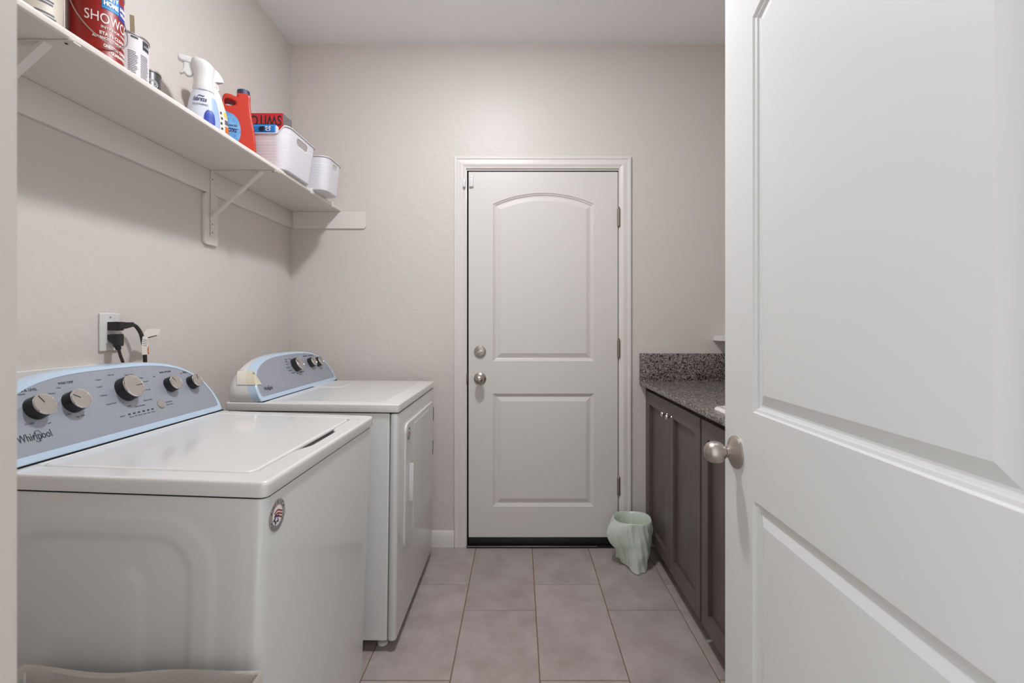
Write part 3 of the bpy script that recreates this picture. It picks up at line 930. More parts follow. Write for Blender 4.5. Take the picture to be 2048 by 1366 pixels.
x_, z_ = jp(930, 1150); add('label_bar', plate(R2(x_ - .035, x_ + .014, z_ - .003, z_ - .0005), (), .0006, mtx=Mjl @ Matrix.Translation((0, 0, .001))), 'royal', jt)

# baskets
def basket(label, x0, x1, y0, y1, h, flare, slot, dip):
    t = thing('storage_basket', label, 'basket', ((x0 + x1) / 2, (y0 + y1) / 2, ZS), 'white plastic baskets on the shelf')
    nside = 28; nc = 7; rad = .035
    pts = []
    W_, L_ = x1 - x0, y1 - y0
    def side(p, q):
        for k in range(nside): pts.append((p[0] + (q[0] - p[0]) * k / nside, p[1] + (q[1] - p[1]) * k / nside))
    def corner(cx_, cy_, a0):
        for k in range(nc): pts.append((cx_ + rad * math.cos(math.radians(a0 + 90 * k / nc)), cy_ + rad * math.sin(math.radians(a0 + 90 * k / nc))))
    hx, hy = W_ / 2, L_ / 2
    side((hx, -hy + rad), (hx, hy - rad)); corner(hx - rad, hy - rad, 0)
    side((hx - rad, hy), (-hx + rad, hy)); corner(-hx + rad, hy - rad, 90)
    side((-hx, hy - rad), (-hx, -hy + rad)); corner(-hx + rad, -hy + rad, 180)
    side((-hx + rad, -hy), (hx - rad, -hy)); corner(hx - rad, -hy + rad, 270)
    ox, oy = (x0 + x1) / 2, (y0 + y1) / 2
    nz = 36
    bm = bmesh.new()
    rows = []
    def row(f, extra=0.0, dz=0.0):
        out = []
        for x, y in pts:
            ax, ay = abs(x) / hx, abs(y) / hy
            ends = min(max((ax - .72) / .2, 0), 1); ends = ends * ends * (3 - 2 * ends)
            top = h - dip * (1 - ends)
            fl_ = flare * f
            rib = 0.0012 * (1 - ((f * 12 + 1e-4) % 1)) if .04 < f < .78 else 0
            sx = 1 + (fl_ + extra + rib) / hx; sy = 1 + (fl_ + extra + rib) / hy
            out.append(bm.verts.new((ox + x * sx, oy + y * sy, ZS + top * f + dz)))
        return out
    rows = [row(0, -.010, .0012), row(0.0, -.003, .0015), row(.02, 0)]
    for k in range(1, nz + 1): rows.append(row(.02 + .98 * k / nz))
    rows.append(row(1.0, .004, .001)); rows.append(row(1.0, .006, -.003))
    n = len(pts)
    i0 = int(nside * (.5 - slot / 2)); i1 = nside - i0
    half = 2 * nside + 2 * nc
    for k in range(len(rows) - 1):
        f = .02 + .98 * (k - 2) / nz
        for i in range(n):
            e_ = 1 if (f < .735 or f > .86) else 0
            if .705 < f < .89 and (i0 + e_ <= i < i1 - e_ or half + i0 + e_ <= i < half + i1 - e_): continue
            j = (i + 1) % n
            bm.faces.new((rows[k][i], rows[k][j], rows[k + 1][j], rows[k + 1][i]))
    bm.faces.new(rows[0])
    me = from_bm(bm)
    o = add('basket_shell', me, 'basket', t, smooth=40)
    md = o.modifiers.new('wall', 'SOLIDIFY'); md.thickness = .0024; md.offset = -1
    return t
basket('larger white ribbed basket holding boxes, beside the orange jug', -1.222, -.957, 1.994, 2.242, .172, .020, .44, .034)
basket('smaller white ribbed basket at the far end of the shelf', -1.16, -.912, 2.302, 2.462, .156, .014, .50, .0)

bx = thing('cardboard_box', 'red box with upside-down black lettering inside the larger basket', 'box', (-1.10, 2.16, ZS + .03))
add('box_body', box(-1.192, -1.022, 2.115, 2.200, ZS + .010, 2.124, .0015), 'redbox', bx)
add('box_end', box(-1.0225, -1.0213, 2.117, 2.198, ZS + .012, 2.122), 'greybox', bx, label='grey end flap')
flat_text(bx, plane_back(2.115), 'SWITCH', .062, -1.108, 2.094, 'black', .160, .0011, rot=180, ext=.0004)
pk = thing('snack_pack', 'blue packet lying at the front of the larger basket', 'packet', (-1.08, 2.04, ZS + .02))
add('packet_body', loft([[Vector((x, y, z)) for x, y in rrect(-1.16 + o, -1.012 - o, 2.028 + d_, 2.062 - d_, .006)] for z, o, d_ in ((ZS + .010, .006, .006), (ZS + .02, 0, 0), (2.032, 0, .002), (2.046, .002, .015))]), 'bluepack', pk)
add('packet_end', box(-1.0135, -1.0100, 2.034, 2.056, ZS + .03, 2.038, .001), 'white', pk, label='clear white packet end')
flat_text(pk, plane_back(2.0275), 'OZ', .028, -1.040, 2.022, 'wprint', .022, .001, rot=90)
flat_text(pk, plane_back(2.0275), '8', .028, -1.066, 2.022, 'black', .020, .001, rot=90)
solo('brush_head', join([box(-1.005, -.975, 2.206 + k * .008, 2.210 + k * .008, ZS + .112, ZS + .122 + .004 * (k % 2), .001) for k in range(3)] + [box(-1.008, -.972, 2.203, 2.231, ZS + .004, ZS + .113, .002)]), 'wood_stick', 'brown item seen through the handle slot of the larger basket', 'brush')

# ------------------------------------------------------------------ electrical outlet and cords
ot = thing('wall_outlet', 'white duplex wall outlet above the washing machine', 'outlet', (XL, 1.480, 1.128))
OP = plane_posx(XL)
add('cover_plate', plate(rrect(1.4435, 1.5155, 1.128, 1.243, .004), (), .006, .0025, OP), 'white', ot)
add('receptacle', plate(rrect(1.4630, 1.4960, 1.152, 1.219, .002), (), .0078, .0008, OP), 'white', ot)
for z in (1.141, 1.230):
    add('screw', lathe([(0, 0), (.003, 0), (.0025, .001), (0, .0012)], axis_mtx((XL + .006, 1.4795, z), (1, 0, 0)), 10), 'steel', ot)
def plug_body(c0, dirv, upv, L, w, hh):
    """tapered moulded plug: from the wall outward along dirv"""
    d_, u_ = Vector(dirv).normalized(), Vector(upv).normalized(); s_ = d_.cross(u_)
    rings = []
    for f, k in ((0, .92), (.08, 1.0), (.5, 1.0), (.75, .85), (1, .5)):
        rings.append([Vector(c0) + d_ * L * f + s_ * (w * k * x) + u_ * (hh * k * y) for x, y in rrect(-1, 1, -1, 1, .45, 3)])
    return loft(rings)
pw1 = thing('power_cord', 'dark appliance cord in the upper socket with a paper tag', 'cord', (XL + .01, 1.48, 1.20))
xo = XL + .008
add('plug', join([loft([[Vector((xo + X_, 1.4795 + s_ * hw, z)) for s_, z in ((-1, zc - hh), (1, zc - hh), (1, zc + hh), (-1, zc + hh))] for X_, hw, zc, hh in ((0, .013, 1.2035, .0125), (.026, .013, 1.2035, .0135), (.034, .010, 1.2065, .0095))]),
    loft([[Vector((xo + X_, y_, z)) for X_, z in ((.012, 1.2135 - hh * 2), (.030, 1.2135 - hh * 2), (.030, 1.2155), (.012, 1.2155))] for y_, hh in ((1.485, .009), (1.500, .009), (1.518, .007), (1.530, .0055))])]), 'black', pw1)
add('cord', tube([(xo + .021, 1.526, 1.209), (xo + .024, 1.545, 1.203), (xo + .028, 1.560, 1.180), (xo + .030, 1.5665, 1.150), (xo + .031, 1.573, 1.115), (xo + .026, 1.579, 1.06), (xo + .012, 1.585, .96), (xo + .008, 1.59, .7), (xo + .008, 1.59, .45)], .0058, 10, 6), 'cord', pw1)
tg = add('paper_tag', plate([(0, 0), (.048, .016), (.053, .036), (.010, .037), (-.004, .026)], (), .0005, mtx=frame_mtx((xo + .036, 1.567, 1.158), (.22, .975, 0), (0, 0, 1), (.975, -.22, 0))), 'paper', pw1, label='white paper tag')
add('tag_print', plate([(.010, .006), (.040, .0135), (.040, .016), (.010, .010)], (), .0008, mtx=frame_mtx((xo + .036, 1.567, 1.158), (.22, .975, 0), (0, 0, 1), (.975, -.22, 0))), 'print', tg)
tg2 = add('paper_tag', plate([(-.010, 0), (.016, .0), (.014, .030), (.004, .062), (-.008, .058), (-.012, .03)], (), .0005, mtx=frame_mtx((xo + .038, 1.563, 1.112), (.1, .995, 0), (0, 0, 1), (.995, -.1, 0))), 'paper', pw1, label='white and orange paper tag')
MT2 = frame_mtx((xo + .038, 1.563, 1.112), (.1, .995, 0), (0, 0, 1), (.995, -.1, 0))
add('tag_print', plate([(.010, .001), (.0155, .001), (.0135, .028), (.010, .02)], (), .0008, mtx=MT2), 'orangep', tg2)
for k in range(4):
    add('tag_print', plate([(-.008, .030 + k * .006), (.008, .027 + k * .006), (.008, .0282 + k * .006), (-.008, .0312 + k * .006)], (), .0008, mtx=MT2), 'print', tg2)
pw2 = thing('power_cord', 'dark appliance cord hanging from the lower socket', 'cord', (XL + .01, 1.48, 1.16))
add('plug', join([loft([[Vector((xo + X_, 1.4795 + s_ * hw, z)) for s_, z in ((-1, zb_), (1, zb_), (1, zt_), (-1, zt_))] for X_, hw, zb_, zt_ in ((0, .013, 1.165, 1.178), (.010, .0135, 1.154, 1.1795), (.026, .0135, 1.143, 1.1795), (.030, .011, 1.146, 1.176))]),
    tube([(xo + .017, 1.4795, 1.150), (xo + .020, 1.481, 1.140), (xo + .021, 1.482, 1.132)], .0085, 10, 3, [.0105, .008, .0068])]), 'black', pw2)
add('cord', tube([(xo + .021, 1.482, 1.136), (xo + .023, 1.486, 1.115), (xo + .026, 1.494, 1.085), (xo + .022, 1.50, 1.04), (xo + .012, 1.505, .95), (xo + .008, 1.51, .7), (xo + .008, 1.51, .45)], .0042, 10, 6), 'cord', pw2)

sb = thing('supply_box', 'white recessed water supply frame low on the left wall', 'supply box', (XL, 1.3, .90))
add('frame', plate(rrect(1.17, 1.435, .88, 1.092, .006), [rrect(1.205, 1.40, .915, 1.057, .004)], .012, .002, OP), 'white', sb)
add('back_panel', plate(R2(1.20, 1.405, .91, 1.062), (), .002, mtx=OP), 'white', sb)
for y in (1.25, 1.35):
    add('valve', lathe([(0, 0), (.011, 0), (.011, .02), (.006, .022), (.006, .04), (0, .04)], axis_mtx((XL + .002, y, .97), (1, 0, 0)), 14), 'steel', sb)

# ------------------------------------------------------------------ laundry machines
def smoothstep(a, b, x):
    t = min(max((x - a) / (b - a), 0), 1)
    return t * t * (3 - 2 * t)

def console(root, yc, X0, Z0, slope, Wd, H, Xb, panel_mat, nm):
    """raked control console; returns the matrix of its face (a = +y, b = up the face, c = off the face)"""
    nrm = math.sqrt(1 + slope * slope)
    eb = (-slope / nrm, 0, 1 / nrm); en = (1 / nrm, 0, slope / nrm)
    F = frame_mtx((X0, yc, Z0), (0, 1, 0), eb, en)
    p, q = 3.2, 2.4
    def arch(w, h, b0=0.0, rc=.016, n=40):
        pts = []
        for k in range(n + 1):
            t = PI * k / n
            cs, sn_ = math.cos(t), math.sin(t)
            a_ = w * math.copysign(abs(cs) ** (2 / p), cs); b_ = h * abs(sn_) ** (2 / q)
            pts.append((a_, b0 + b_))
        # rounded lower corners
        pts[0] = (pts[0][0] - rc * .3, b0 + rc * .12); pts[-1] = (pts[-1][0] + rc * .3, b0 + rc * .12)
        pts.append((-w + rc * 1.2, b0)); pts.append((w - rc * 1.2, b0))
        return pts
    add('base_shade_line', box(X0 - .02, X0 + .0014, yc - Wd + .004, yc + Wd - .004, Z0 - .0012, Z0 + .0012), 'gap', root)  # thin dark strip painting the shade line where console meets deck
    A0 = arch(Wd, H); A1 = arch(Wd - .004, H - .006, .003); A2 = arch(Wd - .015, H - .030, .0185)
    w3 = lambda pts, c_, dx=0: [F @ Vector((a_, b_, c_)) + Vector((dx, 0, 0)) for a_, b_ in pts]
    r_back = w3(A0, -.003, -.030)
    bez = loft([r_back, w3(A0, -.003), w3(A1, .0), w3(A2, .0), w3(A2, -.0015)], False, False)
    add('console_bezel', bez, 'film', root, label='pale blue film around the control panel')
    bm = bmesh.new(); bm.faces.new([bm.verts.new(v) for v in w3(A2, -.0012)])
    me = bpy.data.meshes.new('m'); bmesh.ops.triangulate(bm, faces=bm.faces[:]); bm.to_mesh(me); bm.free()
    pan = add('control_panel', me, panel_mat, root, label='silver control panel')
    rA, rB, rC = [], [], []
    for v in r_back:
        hz = (v.z - Z0); dy = v.y - yc
        rA.append(Vector((v.x + (Xb - v.x) * .55, yc + dy, Z0 + hz * .985)))
        rB.append(Vector((v.x + (Xb - v.x) * .9, yc + dy * .985, Z0 + hz * .94)))
        rC.append(Vector((Xb, yc + dy * .96, Z0 + hz * .86)))
    add('console_body', loft([r_back, rA, rB, rC]), 'enamel', root, smooth=50)
    return F, pan

def dial(root, F, a_, b_, r, h, ang_, n=36):
    o = F @ Vector((a_, b_, 0))
    nv = (F.to_3x3() @ Vector((0, 0, 1)))
    T = F @ Matrix.Translation((a_, b_, -.001))
    k = add('dial', lathe([(0, 0), (r * 1.02, 0), (r, .002), (r * .97, h * .8), (r * .95, h * .84), (0, h * .84)], T, n), 'black', root)
    add('dial_ring', lathe([(r * .8, h * .82), (r * .96, h * .83), (r * .985, h * .92), (r * .95, h), (r * .88, h * 1.0), (r * .84, h * .95)], T, n, False), 'knobring', k, label='bright metal ring')
    add('dial_cap', lathe([(r * .90, h * .9), (r * .88, h * .97), (0, h * .98)], T, n), 'knobcap', k)
    add('pointer', plate([(-.0008, r * .15), (.0008, r * .15), (.0008, r * .86), (-.0008, r * .86)], (), .0006, mtx=T @ Matrix.Translation((0, 0, h * .98)) @ Matrix.Rotation(math.radians(ang_), 4, 'Z')), 'print', k)
    return k

def loop_angle(poly, cx_, cy_, n=256):
    """samples a star-shaped polygon at n equal angles about a centre"""
    out = []
    m_ = len(poly)
    for i in range(n):
        t = 2 * PI * i / n
        dx, dy = math.cos(t), math.sin(t)
        best = None
        for k in range(m_):
            x1, y1 = poly[k][0] - cx_, poly[k][1] - cy_
            x2, y2 = poly[(k + 1) % m_][0] - cx_, poly[(k + 1) % m_][1] - cy_
            den = dx * (y2 - y1) - dy * (x2 - x1)
            if abs(den) < 1e-12: continue
            s_ = (x1 * (y2 - y1) - y1 * (x2 - x1)) / den
            u_ = (x1 * dy - y1 * dx) / den
            if s_ > 0 and -1e-6 <= u_ <= 1 + 1e-6:
                best = s_ if best is None else max(best, s_)
        out.append((cx_ + dx * best, cy_ + dy * best))
    return out

# ---- washing machine
WX, WY0, WY1 = -0.489, .9486, 1.6486
WYC = (WY0 + WY1) / 2
tilt = Matrix.Rotation(math.radians(2.0), 3, 'Y')
wm = thing('washing_machine', 'white top-load washing machine nearest the camera with blue-edged console', 'washing machine', (-.79, WYC, 0), rot=tilt, pivot=(WX, WYC, .9))
WXB = -1.135
add('cabinet', rr_box(WXB + .02, WX - .004, WY0 + .006, WY1 - .004, .035, .8665, .022, .004, n=8), 'enamel_side', wm)
# stamped near side panel
def side_panel():
    nx_, nz_ = 90, 110
    x0, x1, z0, z1 = WXB + .035, WX - .030, .06, .860
    def sd_rr(x, z, a0, a1, b0, b1, r_):
        qx = abs(x - (a0 + a1) / 2) - (a1 - a0) / 2 + r_; qz = abs(z - (b0 + b1) / 2) - (b1 - b0) / 2 + r_
        return math.hypot(max(qx, 0), max(qz, 0)) + min(max(qx, qz), 0) - r_
    tri = [(-.985, .500), (-.775, .708), (-.750, .716), (-.728, .700), (-.722, .20), (-.985, .20)]
    def sd_poly(x, z):
        d_ = -1e9
        for (xa, za), (xb, zb) in zip(tri, tri[1:] + tri[:1]):
            nxx, nzz = (zb - za), -(xb - xa)
            l = math.hypot(nxx, nzz)
            d_ = max(d_, -((x - xa) * nxx + (z - za) * nzz) / l)
        return d_
    bm = bmesh.new(); g = []
    for i in range(nx_ + 1):
        col_ = []
        for j in range(nz_ + 1):
            x, z = x0 + (x1 - x0) * i / nx_, z0 + (z1 - z0) * j / nz_
            e = smoothstep(0, .02, min(x - x0, x1 - x, z - z0, z1 - z))
            d0_ = sd_rr(x, z, -1.03, -.588, .12, .828, .11)
            d1_ = sd_rr(x, z, -.99, -.634, .16, .785, .075)
            y = -.0035 * smoothstep(.010, -.010, d0_) if False else -.0032 * (1 - smoothstep(-.008, .008, d0_)) + .0040 * (1 - smoothstep(-.008, .008, d1_))
            y -= .0040 * (1 - smoothstep(-.010, .010, sd_poly(x, z)))
            col_.append(bm.verts.new((x, WY0 + .0058 - .0018 * e + y * e, z)))
        g.append(col_)
    for i in range(nx_):
        for j in range(nz_):
            bm.faces.new((g[i][j], g[i + 1][j], g[i + 1][j + 1], g[i][j + 1]))
    return from_bm(bm)
add('side_panel', side_panel(), 'enamel_side', wm, smooth=60)
# deck with lid opening
add('deck_gap_shade', rr_box(WXB + .024, WX - .0055, WY0 + .0075, WY1 - .006, .8655, .8700, .018), 'gap', wm, smooth=0)  # black layer that paints the shade in the gap under the deck
LX0, LX1, LY0, LY1 = -.992, -.5465, 1.004, 1.594
def lid_poly(o, bulge):
    pts = rrect(LX0 + o, LX1 - o, LY0 + o, LY1 - o, .022 - o * .5, 8)
    # split the +x side so it can bow outward
    out = []
    for p_, q_ in zip(pts, pts[1:] + pts[:1]):
        out.append(p_)
        if abs(p_[0] - q_[0]) < 1e-6 and p_[0] > (LX0 + LX1) / 2 and abs(q_[1] - p_[1]) > .2:
            for k in range(1, 60):
                y = p_[1] + (q_[1] - p_[1]) * k / 60
                f = smoothstep(1.175, 1.245, y) * (1 - smoothstep(1.395, 1.445, y))
                out.append((p_[0] + bulge * f, y))
    return out
dcx, dcy, N = (LX0 + LX1) / 2, (LY0 + LY1) / 2, 360
LP = lambda poly: loop_angle(poly, dcx, dcy, N)
DZ0, DZ1 = .8695, .9015
rings = []
def dring(poly, z): rings.append([Vector((x, y, z)) for x, y in LP(poly)])
OUT = lambda o: rrect(WXB + .02 + o, WX - o, WY0 + o, WY1 - o, max(.014 - o * .6, .004), 8)
dring(OUT(.006), DZ0); dring(OUT(.001), DZ0 + .001); dring(OUT(0), DZ0 + .004); dring(OUT(0), DZ1 - .009); dring(OUT(0), DZ1 - .007); dring(OUT(.0012), DZ1 - .0030); dring(OUT(.0030), DZ1 - .0010); dring(OUT(.007), DZ1); dring(OUT(.009), DZ1)
dring(lid_poly(-.007, .0192), DZ1); dring(lid_poly(-.005, .019), DZ1); dring(lid_poly(-.0015, .0185), DZ1 - .002); dring(lid_poly(.0, .018), DZ1 - .006); dring(lid_poly(.0, .018), DZ1 - .028)
add('top_deck', loft(rings, True, True), 'enamel', wm, smooth=40)
rings = []
for o, z in ((.004, DZ1 - .0085), (.003, DZ1 - .0075), (.003, DZ1 - .004), (.0045, DZ1 - .001), (.008, DZ1 + .0006), (.010, DZ1 + .0006), (.03, DZ1 + .0005)):
    dring(lid_poly(o, .0), z)
add('lid', loft(rings, True, True), 'enamel', wm, smooth=40)
for x, y in ((LX1 + .012, 1.570), (LX1 + .03, 1.575)):
    add('lid_bumper', lathe([(0, 0), (.003, 0), (.002, .0012), (0, .0014)], Matrix.Translation((x - .016 if x < LX1 + .02 else x, y, DZ1)), 10), 'badgegrey', wm)
FW, panW = console(wm, WYC, -1.000, DZ1 + .0012, .515, .358, .200, -1.140, 'panel', 'washing')
B = .1165
k1 = dial(wm, FW, -.2365, B, .0255, .026, 22)
dial(wm, FW, -.149, B - .001, .0255, .026, 55)
dial(wm, FW, .012, B + .009, .0325, .028, -88)
dial(wm, FW, .1725, B + .001, .0228, .024, 30)
dial(wm, FW, .2670, B - .004, .0215, .024, -12)
add('start_button', lathe([(0, 0), (.0125, 0), (.0125, .002), (.0112, .0035), (0, .0038)], FW @ Matrix.Translation((.106, .066, -.001)), 28), 'knobcap', wm)
for k in range(6):
    add('indicator_light', plate(rrect(-.0036, .0036, -.0018, .0018, .0007, 2), (), .0008, mtx=FW @ Matrix.Translation((-.012 + k * .0162, .0575, -.001))), 'print', wm)
def ptext(body, size, a_, b_, m='printl', w=None, bold=0.0, F=FW, par=panW):
    me = text_mesh(body, size, .0002, width=w, bold=bold)
    me.transform(F @ Matrix.Translation((a_, b_, -.0009)))
    return add('lettering', me, m, par, smooth=0)
for body, size, a_, b_, w_ in (('SOIL LEVEL', .0088, -.2325, .160, .036), ('WASH TEMP', .0088, -.143, .166, .039), ('WASH OPTIONS', .0080, .178, .160, .047), ('PRESOAK', .0080, .262, .150, .026)):
    ptext(body, size, a_, b_, 'print', w_)
for body, a_, b_ in (('Heavy', -.251, .153), ('Ex Light', -.262, .086), ('Warm', -.187, .145), ('Cool', -.190, .118), ('Hot', -.165, .156), ('Cold', -.172, .090), ('Tap Cold', -.146, .080),
                     ('Normal', -.012, .172), ('Heavy Duty', .045, .166), ('Colors', -.055, .163), ('Casual', -.062, .144), ('Delicate', -.060, .120), ('Quick Wash', -.05, .095), ('Soak', .0, .080), ('Clean Washer', .034, .074), ('Rinse & Spin', .068, .086),
                     ('Bulky Items', .085, .140), ('Cold Wash', .072, .152), ('Drain & Spin', .078, .115), ('Off', .128, .150), ('Start/Pause', .140, .068), ('Hold 3 sec', .138, .060), ('Status', -.035, .0565), ('2nd Rinse', .200, .120), ('Fabric Softener', .205, .108), ('On', .24, .148)):
    ptext(body, .0062, a_, b_, 'printl')
ptext('Sense  Fill  Wash  Rinse  Spin  Done', .0048, .03, .0495, 'printl', .090)
ptext('Whirlpool', .0240, -.2635, .056, 'print', .0735, .0001)
def swirl(par, F, a_, b_, s):
    pts = []
    for k in range(25):
        t = math.radians(-150 + 330 * k / 24)
        pts.append(F @ Vector((a_ + s * .9 * math.cos(t), b_ + s * 1.25 * math.sin(t) + s * .35 * math.cos(t), .0)))
    add('logo_swirl', tube(pts, .00045, 6, 2), 'print', par)
swirl(panW, FW, -.258, .056, .0095)
add('scratch_mark', plate([(-.004, -.0012), (.004, .0), (.005, .0016), (-.003, .0008)], (), .0003, mtx=FW @ Matrix.Translation((-.222, .078, -.001))), 'print', panW)
ptext('...', .006, .09, .17)

# round badge near the top front corner
def badge(root, F, r, full=True):
    b_ = add('badge', plate([(r * math.cos(2 * PI * k / 48), r * math.sin(2 * PI * k / 48)) for k in range(48)], (), .0008, mtx=F), 'badgegrey', root, label='round grey badge with a flag motif')
    Fu = F @ Matrix.Translation((0, 0, .0008))
    q = r * .62
    def cl(pts):      # clip to the inner disc
        return [(x * min(1, q / max(math.hypot(x, y), 1e-6)), y * min(1, q / max(math.hypot(x, y), 1e-6))) for x, y in pts]
    cc = (0, r * -.02)
    Fi = Fu @ Matrix.Translation((cc[0], cc[1], 0))
    add('badge_disc', plate([(q * math.cos(2 * PI * k / 40), q * math.sin(2 * PI * k / 40)) for k in range(40)], (), .0003, mtx=Fi), 'wprint', b_)
    for y0 in (.44, .12, -.2):
        up = [(-q * .7 + k * q * .17, y0 * q + .20 * q * math.sin(k * .45)) for k in range(11)]
        dn = [(x, y - .17 * q) for x, y in reversed(up)]
        add('badge_stripe', plate(cl(up + dn), (), .0006, mtx=Fi), 'flagred', b_)
    star = []
    for k in range(10):
        a_ = PI / 2 + k * PI / 5 + .3
        rr_ = q * (.68 if k % 2 == 0 else .34)
        star.append((-q * .28 + rr_ * math.cos(a_), -q * .30 + rr_ * math.sin(a_)))
    add('badge_star', plate(cl(star), (), .0008, mtx=Fi), 'flagblue', b_)
    add('badge_star', plate([(-q * .28 + (x + q * .28) * .45, -q * .30 + (y + q * .30) * .45) for x, y in star], (), .001, mtx=Fi), 'wprint', b_)
    for i, ch in enumerate('AMERICA'):
        a_ = math.radians(90 + 66 - i * 22)
        me = text_mesh(ch, r * .34, .0002)
        me.transform(Fu @ Matrix.Translation((r * .80 * math.cos(a_), r * .80 * math.sin(a_), 0)) @ Matrix.Rotation(a_ - PI / 2, 4, 'Z'))
        add('lettering', me, 'flagred' if ch == 'E' else 'print', b_, smooth=0)
    for a_ in (200, -20):
        add('badge_dot', lathe([(0, 0), (r * .05, 0), (r * .05, .0003), (0, .0003)], Fu @ Matrix.Translation((r * .8 * math.cos(math.radians(a_)), r * .8 * math.sin(math.radians(a_)), 0)), 10), 'print', b_)
    for q2 in (.70, .80, .90):
        arc = [(r * q2 * math.cos(math.radians(210 + 6 * k)), r * q2 * math.sin(math.radians(210 + 6 * k))) for k in range(21)]
        arc2 = [(x * .97, y * .97) for x, y in reversed(arc)]
        add('badge_ring', plate(arc + arc2, (), .0003, mtx=Fu), 'printl', b_)
badge(wm, plane_posx(WX - .004) @ Matrix.Translation((1.0025, .8175, 0)), .0325)
for x in (WX - .06, WXB + .09):
    for y in (WY0 + .06, WY1 - .06):
        dz = (WX - x) * math.tan(math.radians(2.0))
        add('foot', lathe([(0, .0), (.022, 0), (.022, .012), (.008, .014), (.008, .062), (0, .062)], Matrix.Translation((x, y, -.002 - dz)), 16), 'black', wm)

# ---- dryer
YX, YY0, YY1 = -.4495, 1.80, 2.55
YYC = (YY0 + YY1) / 2
tilt2 = Matrix.Rotation(math.radians(.75), 3, 'Y')
dr_ = thing('clothes_dryer', 'white front-door clothes dryer standing between washer and closed door', 'dryer', (-.77, YYC, 0), rot=tilt2, pivot=(YX, YYC, .45))
YXB = -1.090
add('cabinet', rr_box(YXB + .004, YX - .0335, YY0 + .004, YY1 - .004, .043, .880, .006, .002), 'enamel_side', dr_)
add('front_panel', rr_box(YX - .0315, YX, YY0 + .001, YY1 - .001, .041, .880, .014, .006, .004, n=6), 'enamel_side', dr_)
add('top_deck', rr_box(YXB, YX + .002, YY0, YY1, .8835, .914, .012, .005, .003, n=6), 'enamel', dr_)
add('deck_gap_shade', rr_box(YXB + .006, YX - .0020, YY0 + .0055, YY1 - .006, .8790, .8838, .012), 'gap', dr_, smooth=0)  # same painted gap shade below the dryer top
add('deck_inset', plate(rrect(-.98, -.52, YY0 + .055, YY1 - .055, .03), (), .0012, .0004, plane_up(.914)), 'enamel', dr_)
add('lint_door', plate(rrect(-.965, -.822, 2.255, 2.485, .012), (), .0035, .0012, plane_up(.9145)), 'enamel', dr_)
FD, panD = console(dr_, YYC, -.953, .9152, .49, .374, .182, -1.085, 'panel2', 'dryer')
BD = .116
dial(dr_, FD, .004, BD + .002, .0305, .028, 60)
dial(dr_, FD, .160, BD, .0235, .024, 40)
dial(dr_, FD, .238, BD - .003, .0235, .024, 10)
for body, a_, b_ in (('Normal', -.052, .150), ('Heavy', -.058, .140), ('Casual', -.060, .128), ('Auto Dry', -.066, .113), ('Timed Dry', -.058, .098), ('Damp Alert', -.040, .085), ('More', -.015, .150), ('Off', -.010, .078), ('Wrinkle Shield', .040, .082), ('TEMPERATURE', .140, .153), ('PUSH TO START', .200, .152)):
    ptext(body, .0068, a_, b_, 'print', F=FD, par=panD)
ptext('Whirlpool', .022, -.287, .046, 'print', .062, .0002, FD, panD)
swirl(panD, FD, -.282, .046, .0078)
TW_ = .0007
def tape_quad(q):      # thin four-cornered patch with a little thickness
    n_ = (q[1] - q[0]).cross(q[3] - q[0]).normalized() * TW_
    return loft([[p - n_ * .1 for p in q], [p + n_ for p in q]])
y_of = lambda b_: YYC - .374 * (max(0.0, 1 - (b_ / .182) ** 2.4)) ** (1 / 3.2) - .0012
rowsb = [.070 + .0104 * k for k in range(6)]
eF = [FD @ Vector((y_of(b_) - YYC, b_, -.0005)) for b_ in rowsb]
eI = [FD @ Vector((-.322 - .0032 * k, b_ - .004 + .001 * k, .0012)) for k, b_ in enumerate(rowsb)]
eB = [v + Vector((-.032, -.0004, 0)) for v in eF]
eC = [v + Vector((-.066, -.0002, .0)) for v in eF]
parts = []
for k in range(5):
    parts += [tape_quad([eF[k], eI[k], eI[k + 1], eF[k + 1]]), tape_quad([eB[k], eF[k], eF[k + 1], eB[k + 1]])]
add('masking_tape', join([tape_quad([eC[k], eB[k], eB[k + 1], eC[k + 1]]) for k in range(5)]), 'tape2', dr_, label='pale tape end on the white console side', smooth=0)
add('masking_tape', join(parts), 'tape', dr_, label='strip of cream tape over the console corner', smooth=0)
# door
dp = rrect(1.892, 2.492, .335, .822, .035, 8)
dd = add('dryer_door', plate(dp, (), .010, .004, plane_posx(YX - .001)), 'enamel_side', dr_, smooth=50)
add('door_inset', plate([(2.03, .36), (2.33, .36), (2.38, .42), (2.38, .80), (2.03, .80)], (), .0018, .0008, plane_posx(YX + .009)), 'enamel_side', dd)
hp = [(1.944, .520), (1.955, .506), (1.966, .508), (1.972, .52), (1.972, .63), (1.968, .645), (1.955, .655), (1.946, .645)]
add('door_handle', plate(smooth2(hp, 3), (), .020, .005, plane_posx(YX + .008)), 'white', dd, label='raised white grip')
for z in (.755, .585):
    add('hinge', box(YX + .0085, YX + .0105, 2.487, 2.494, z - .035, z + .035), 'black', dd)
badge(dr_, plane_posx(YX + .009) @ Matrix.Translation((1.935, .778, 0)), .026)
for x in (YX - .06, YXB + .08):
    for y in (YY0 + .05, YY1 - .05):
        add('foot', lathe([(0, 0), (.019, 0), (.019, .012), (.007, .014), (.007, .06), (0, .06)], Matrix.Translation((x, y, .0025 - (YX - x) * .0131)), 16), 'white', dr_)

